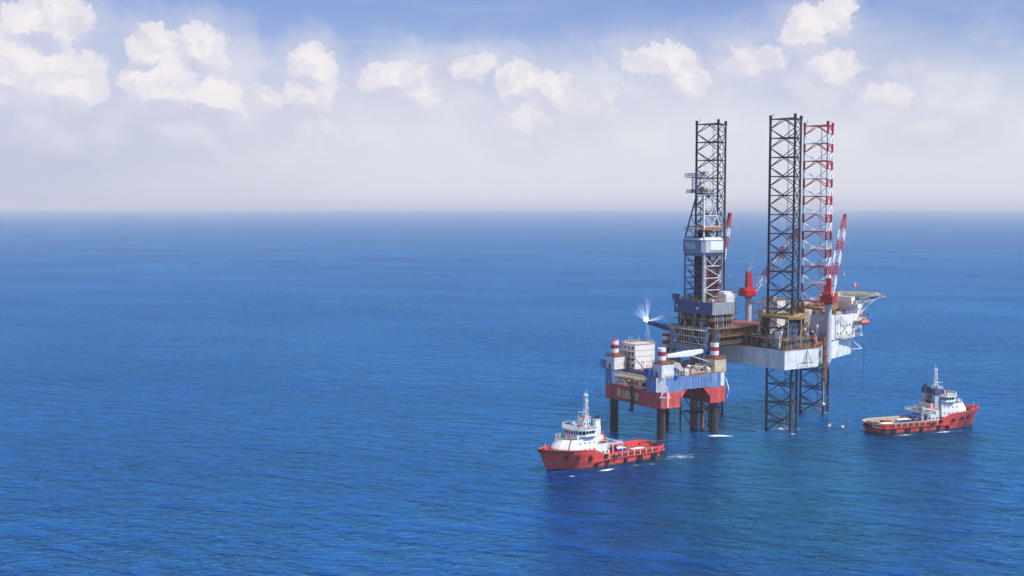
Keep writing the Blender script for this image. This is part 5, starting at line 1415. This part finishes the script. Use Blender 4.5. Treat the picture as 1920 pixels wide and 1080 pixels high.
boat('red supply boat with dark blue funnels and pale aft deck, right of the drilling rig', *RB, VR)
def on(bt, x, y, z):
    (lx, ly, lz), a, s = bt
    return (lx + s * (x * math.cos(a) - y * math.sin(a)), ly + s * (x * math.sin(a) + y * math.cos(a)), s * z)
def container(bt, x, y, z, L_, W_, H_, body, top, label, rz=0.0, grp='cargo on the boat decks', name='cargo_container'):
    t = thing(name, label, 'container', on(bt, x, y, z), bt[1] + rz, grp)
    b = MB(); b.box((0, 0, 0), (L_, W_, H_), body)
    for k_ in range(int(L_ / .5)):
        for s in (-1, 1): b.box((-L_ / 2 + .3 + .5 * k_, s * (W_ / 2 + .03), .15), (.2, .06, H_ - .3), body)
    b.build('body', t)
    c = MB(); c.box((0, 0, H_ + .004), (L_ * .98, W_ * .98, .08), top); c.build('roof', t)
    d = MB(); d.box((-L_ / 2 - .03, -W_ / 4, .15), (.05, W_ * .44, H_ - .3), top if body is not WHITE else GREY); d.box((-L_ / 2 - .03, W_ / 4, .15), (.05, W_ * .44, H_ - .3), top if body is not WHITE else GREY); d.build('door', t)
    return t
container(LB, -7.6, .6, 2.62, 5.8, 2.5, 1.7, BLUE, WHITE_CLEAN, 'blue container with white roof just behind the winch of the left boat')
container(LB, -15.2, 2.8, 2.62, 5.2, 2.2, 1.1, LGREY, WHITE_CLEAN, 'low white-topped container near the stern of the left boat')
container(LB, -11.5, -3.0, 2.62, 2.4, 2.0, 1.6, TEAL, SLATE, 'small teal skid box on the far side of the left boat deck')
container(LB, -13.6, -1.2, 2.62, 2.2, 1.8, 1.5, OCHRE, RUST, 'small ochre skid box amid the cargo of the left boat')
container(LB, -11.0, 3.4, 2.62, 3.0, 1.6, .8, RED, DECKR, 'low red cargo bin by the near bulwark of the left boat')
container(RB, -9.0, 1.6, 2.62, 6.0, 2.4, 1.3, BLUE, WHITE_CLEAN, 'long blue box with white top midway along the right boat deck')
container(RB, -19.6, -1.4, 2.62, 5.0, 2.6, .9, NAVY, WHITE_CLEAN, 'low white-topped blue box near the stern of the right boat')
container(RB, -17.2, 2.2, 2.62, 3.6, 2.4, 1.2, RED, DECKR, 'red steel skid on the aft deck of the right boat')
container(RB, -23.0, 1.6, 2.62, 2.4, 1.6, .8, RUSTD, BLACK, 'small black skid right by the stern of the right boat')
container(RB, -13.5, -2.8, 2.62, 3.2, 1.4, .7, OCHRE, CREAM, 'pale low skid beside the near rail of the right boat')
container(RB, -5.6, -2.6, 2.62, 2.0, 1.6, 1.9, CREAM, TAN, 'cream box beside the blue winch of the right boat')

# mooring buoys between the rig and the right boat
for i, (x, y, lab, a) in enumerate(((123.8, 459.2, 'yellow buoy nearer the rig leg, tilted up', .9), (128.2, 456.6, 'yellow buoy lying flat, closer to the right boat', .1))):
    t = thing('mooring_buoy', lab, 'buoy', (x, y, .2), R(20 + 30 * i), 'mooring buoys'); t.scale = (.75,) * 3
    b = MB(); d = Vector((math.cos(a), 0, math.sin(a)))
    b.cyl(-d * .9, d * .9, .62, YELLOW, n=12); b.cyl(d * .9, d * 1.3, .62, YELLOW, r1=.2, n=12); b.cyl(-d * 1.3, -d * .9, .2, YELLOW, r1=.62, n=12); b.build('float', t)
    b = MB(); b.cyl(-d * .2, d * .2, .66, WHITE, n=12); b.build('band', t)

# ------------------------------------------------------------ haze
def haze():
    m = bpy.data.materials.new('haze'); m.use_nodes = True
    nt = m.node_tree
    for nd in list(nt.nodes): nt.nodes.remove(nd)
    out = nt.nodes.new('ShaderNodeOutputMaterial')
    v = nt.nodes.new('ShaderNodeVolumePrincipled')
    v.inputs['Color'].default_value = (0.93, 0.95, 1.0, 1)
    v.inputs['Density'].default_value = HAZE_D
    v.inputs['Anisotropy'].default_value = 0.0
    nt.links.new(v.outputs[0], out.inputs['Volume'])
    mb = MB(); S = 160000
    mb.box((0, 0, -3), (2 * S, 2 * S, 135), m)
    mb.build('haze', kind='stuff')
HAZE_D = 0.00009
haze()
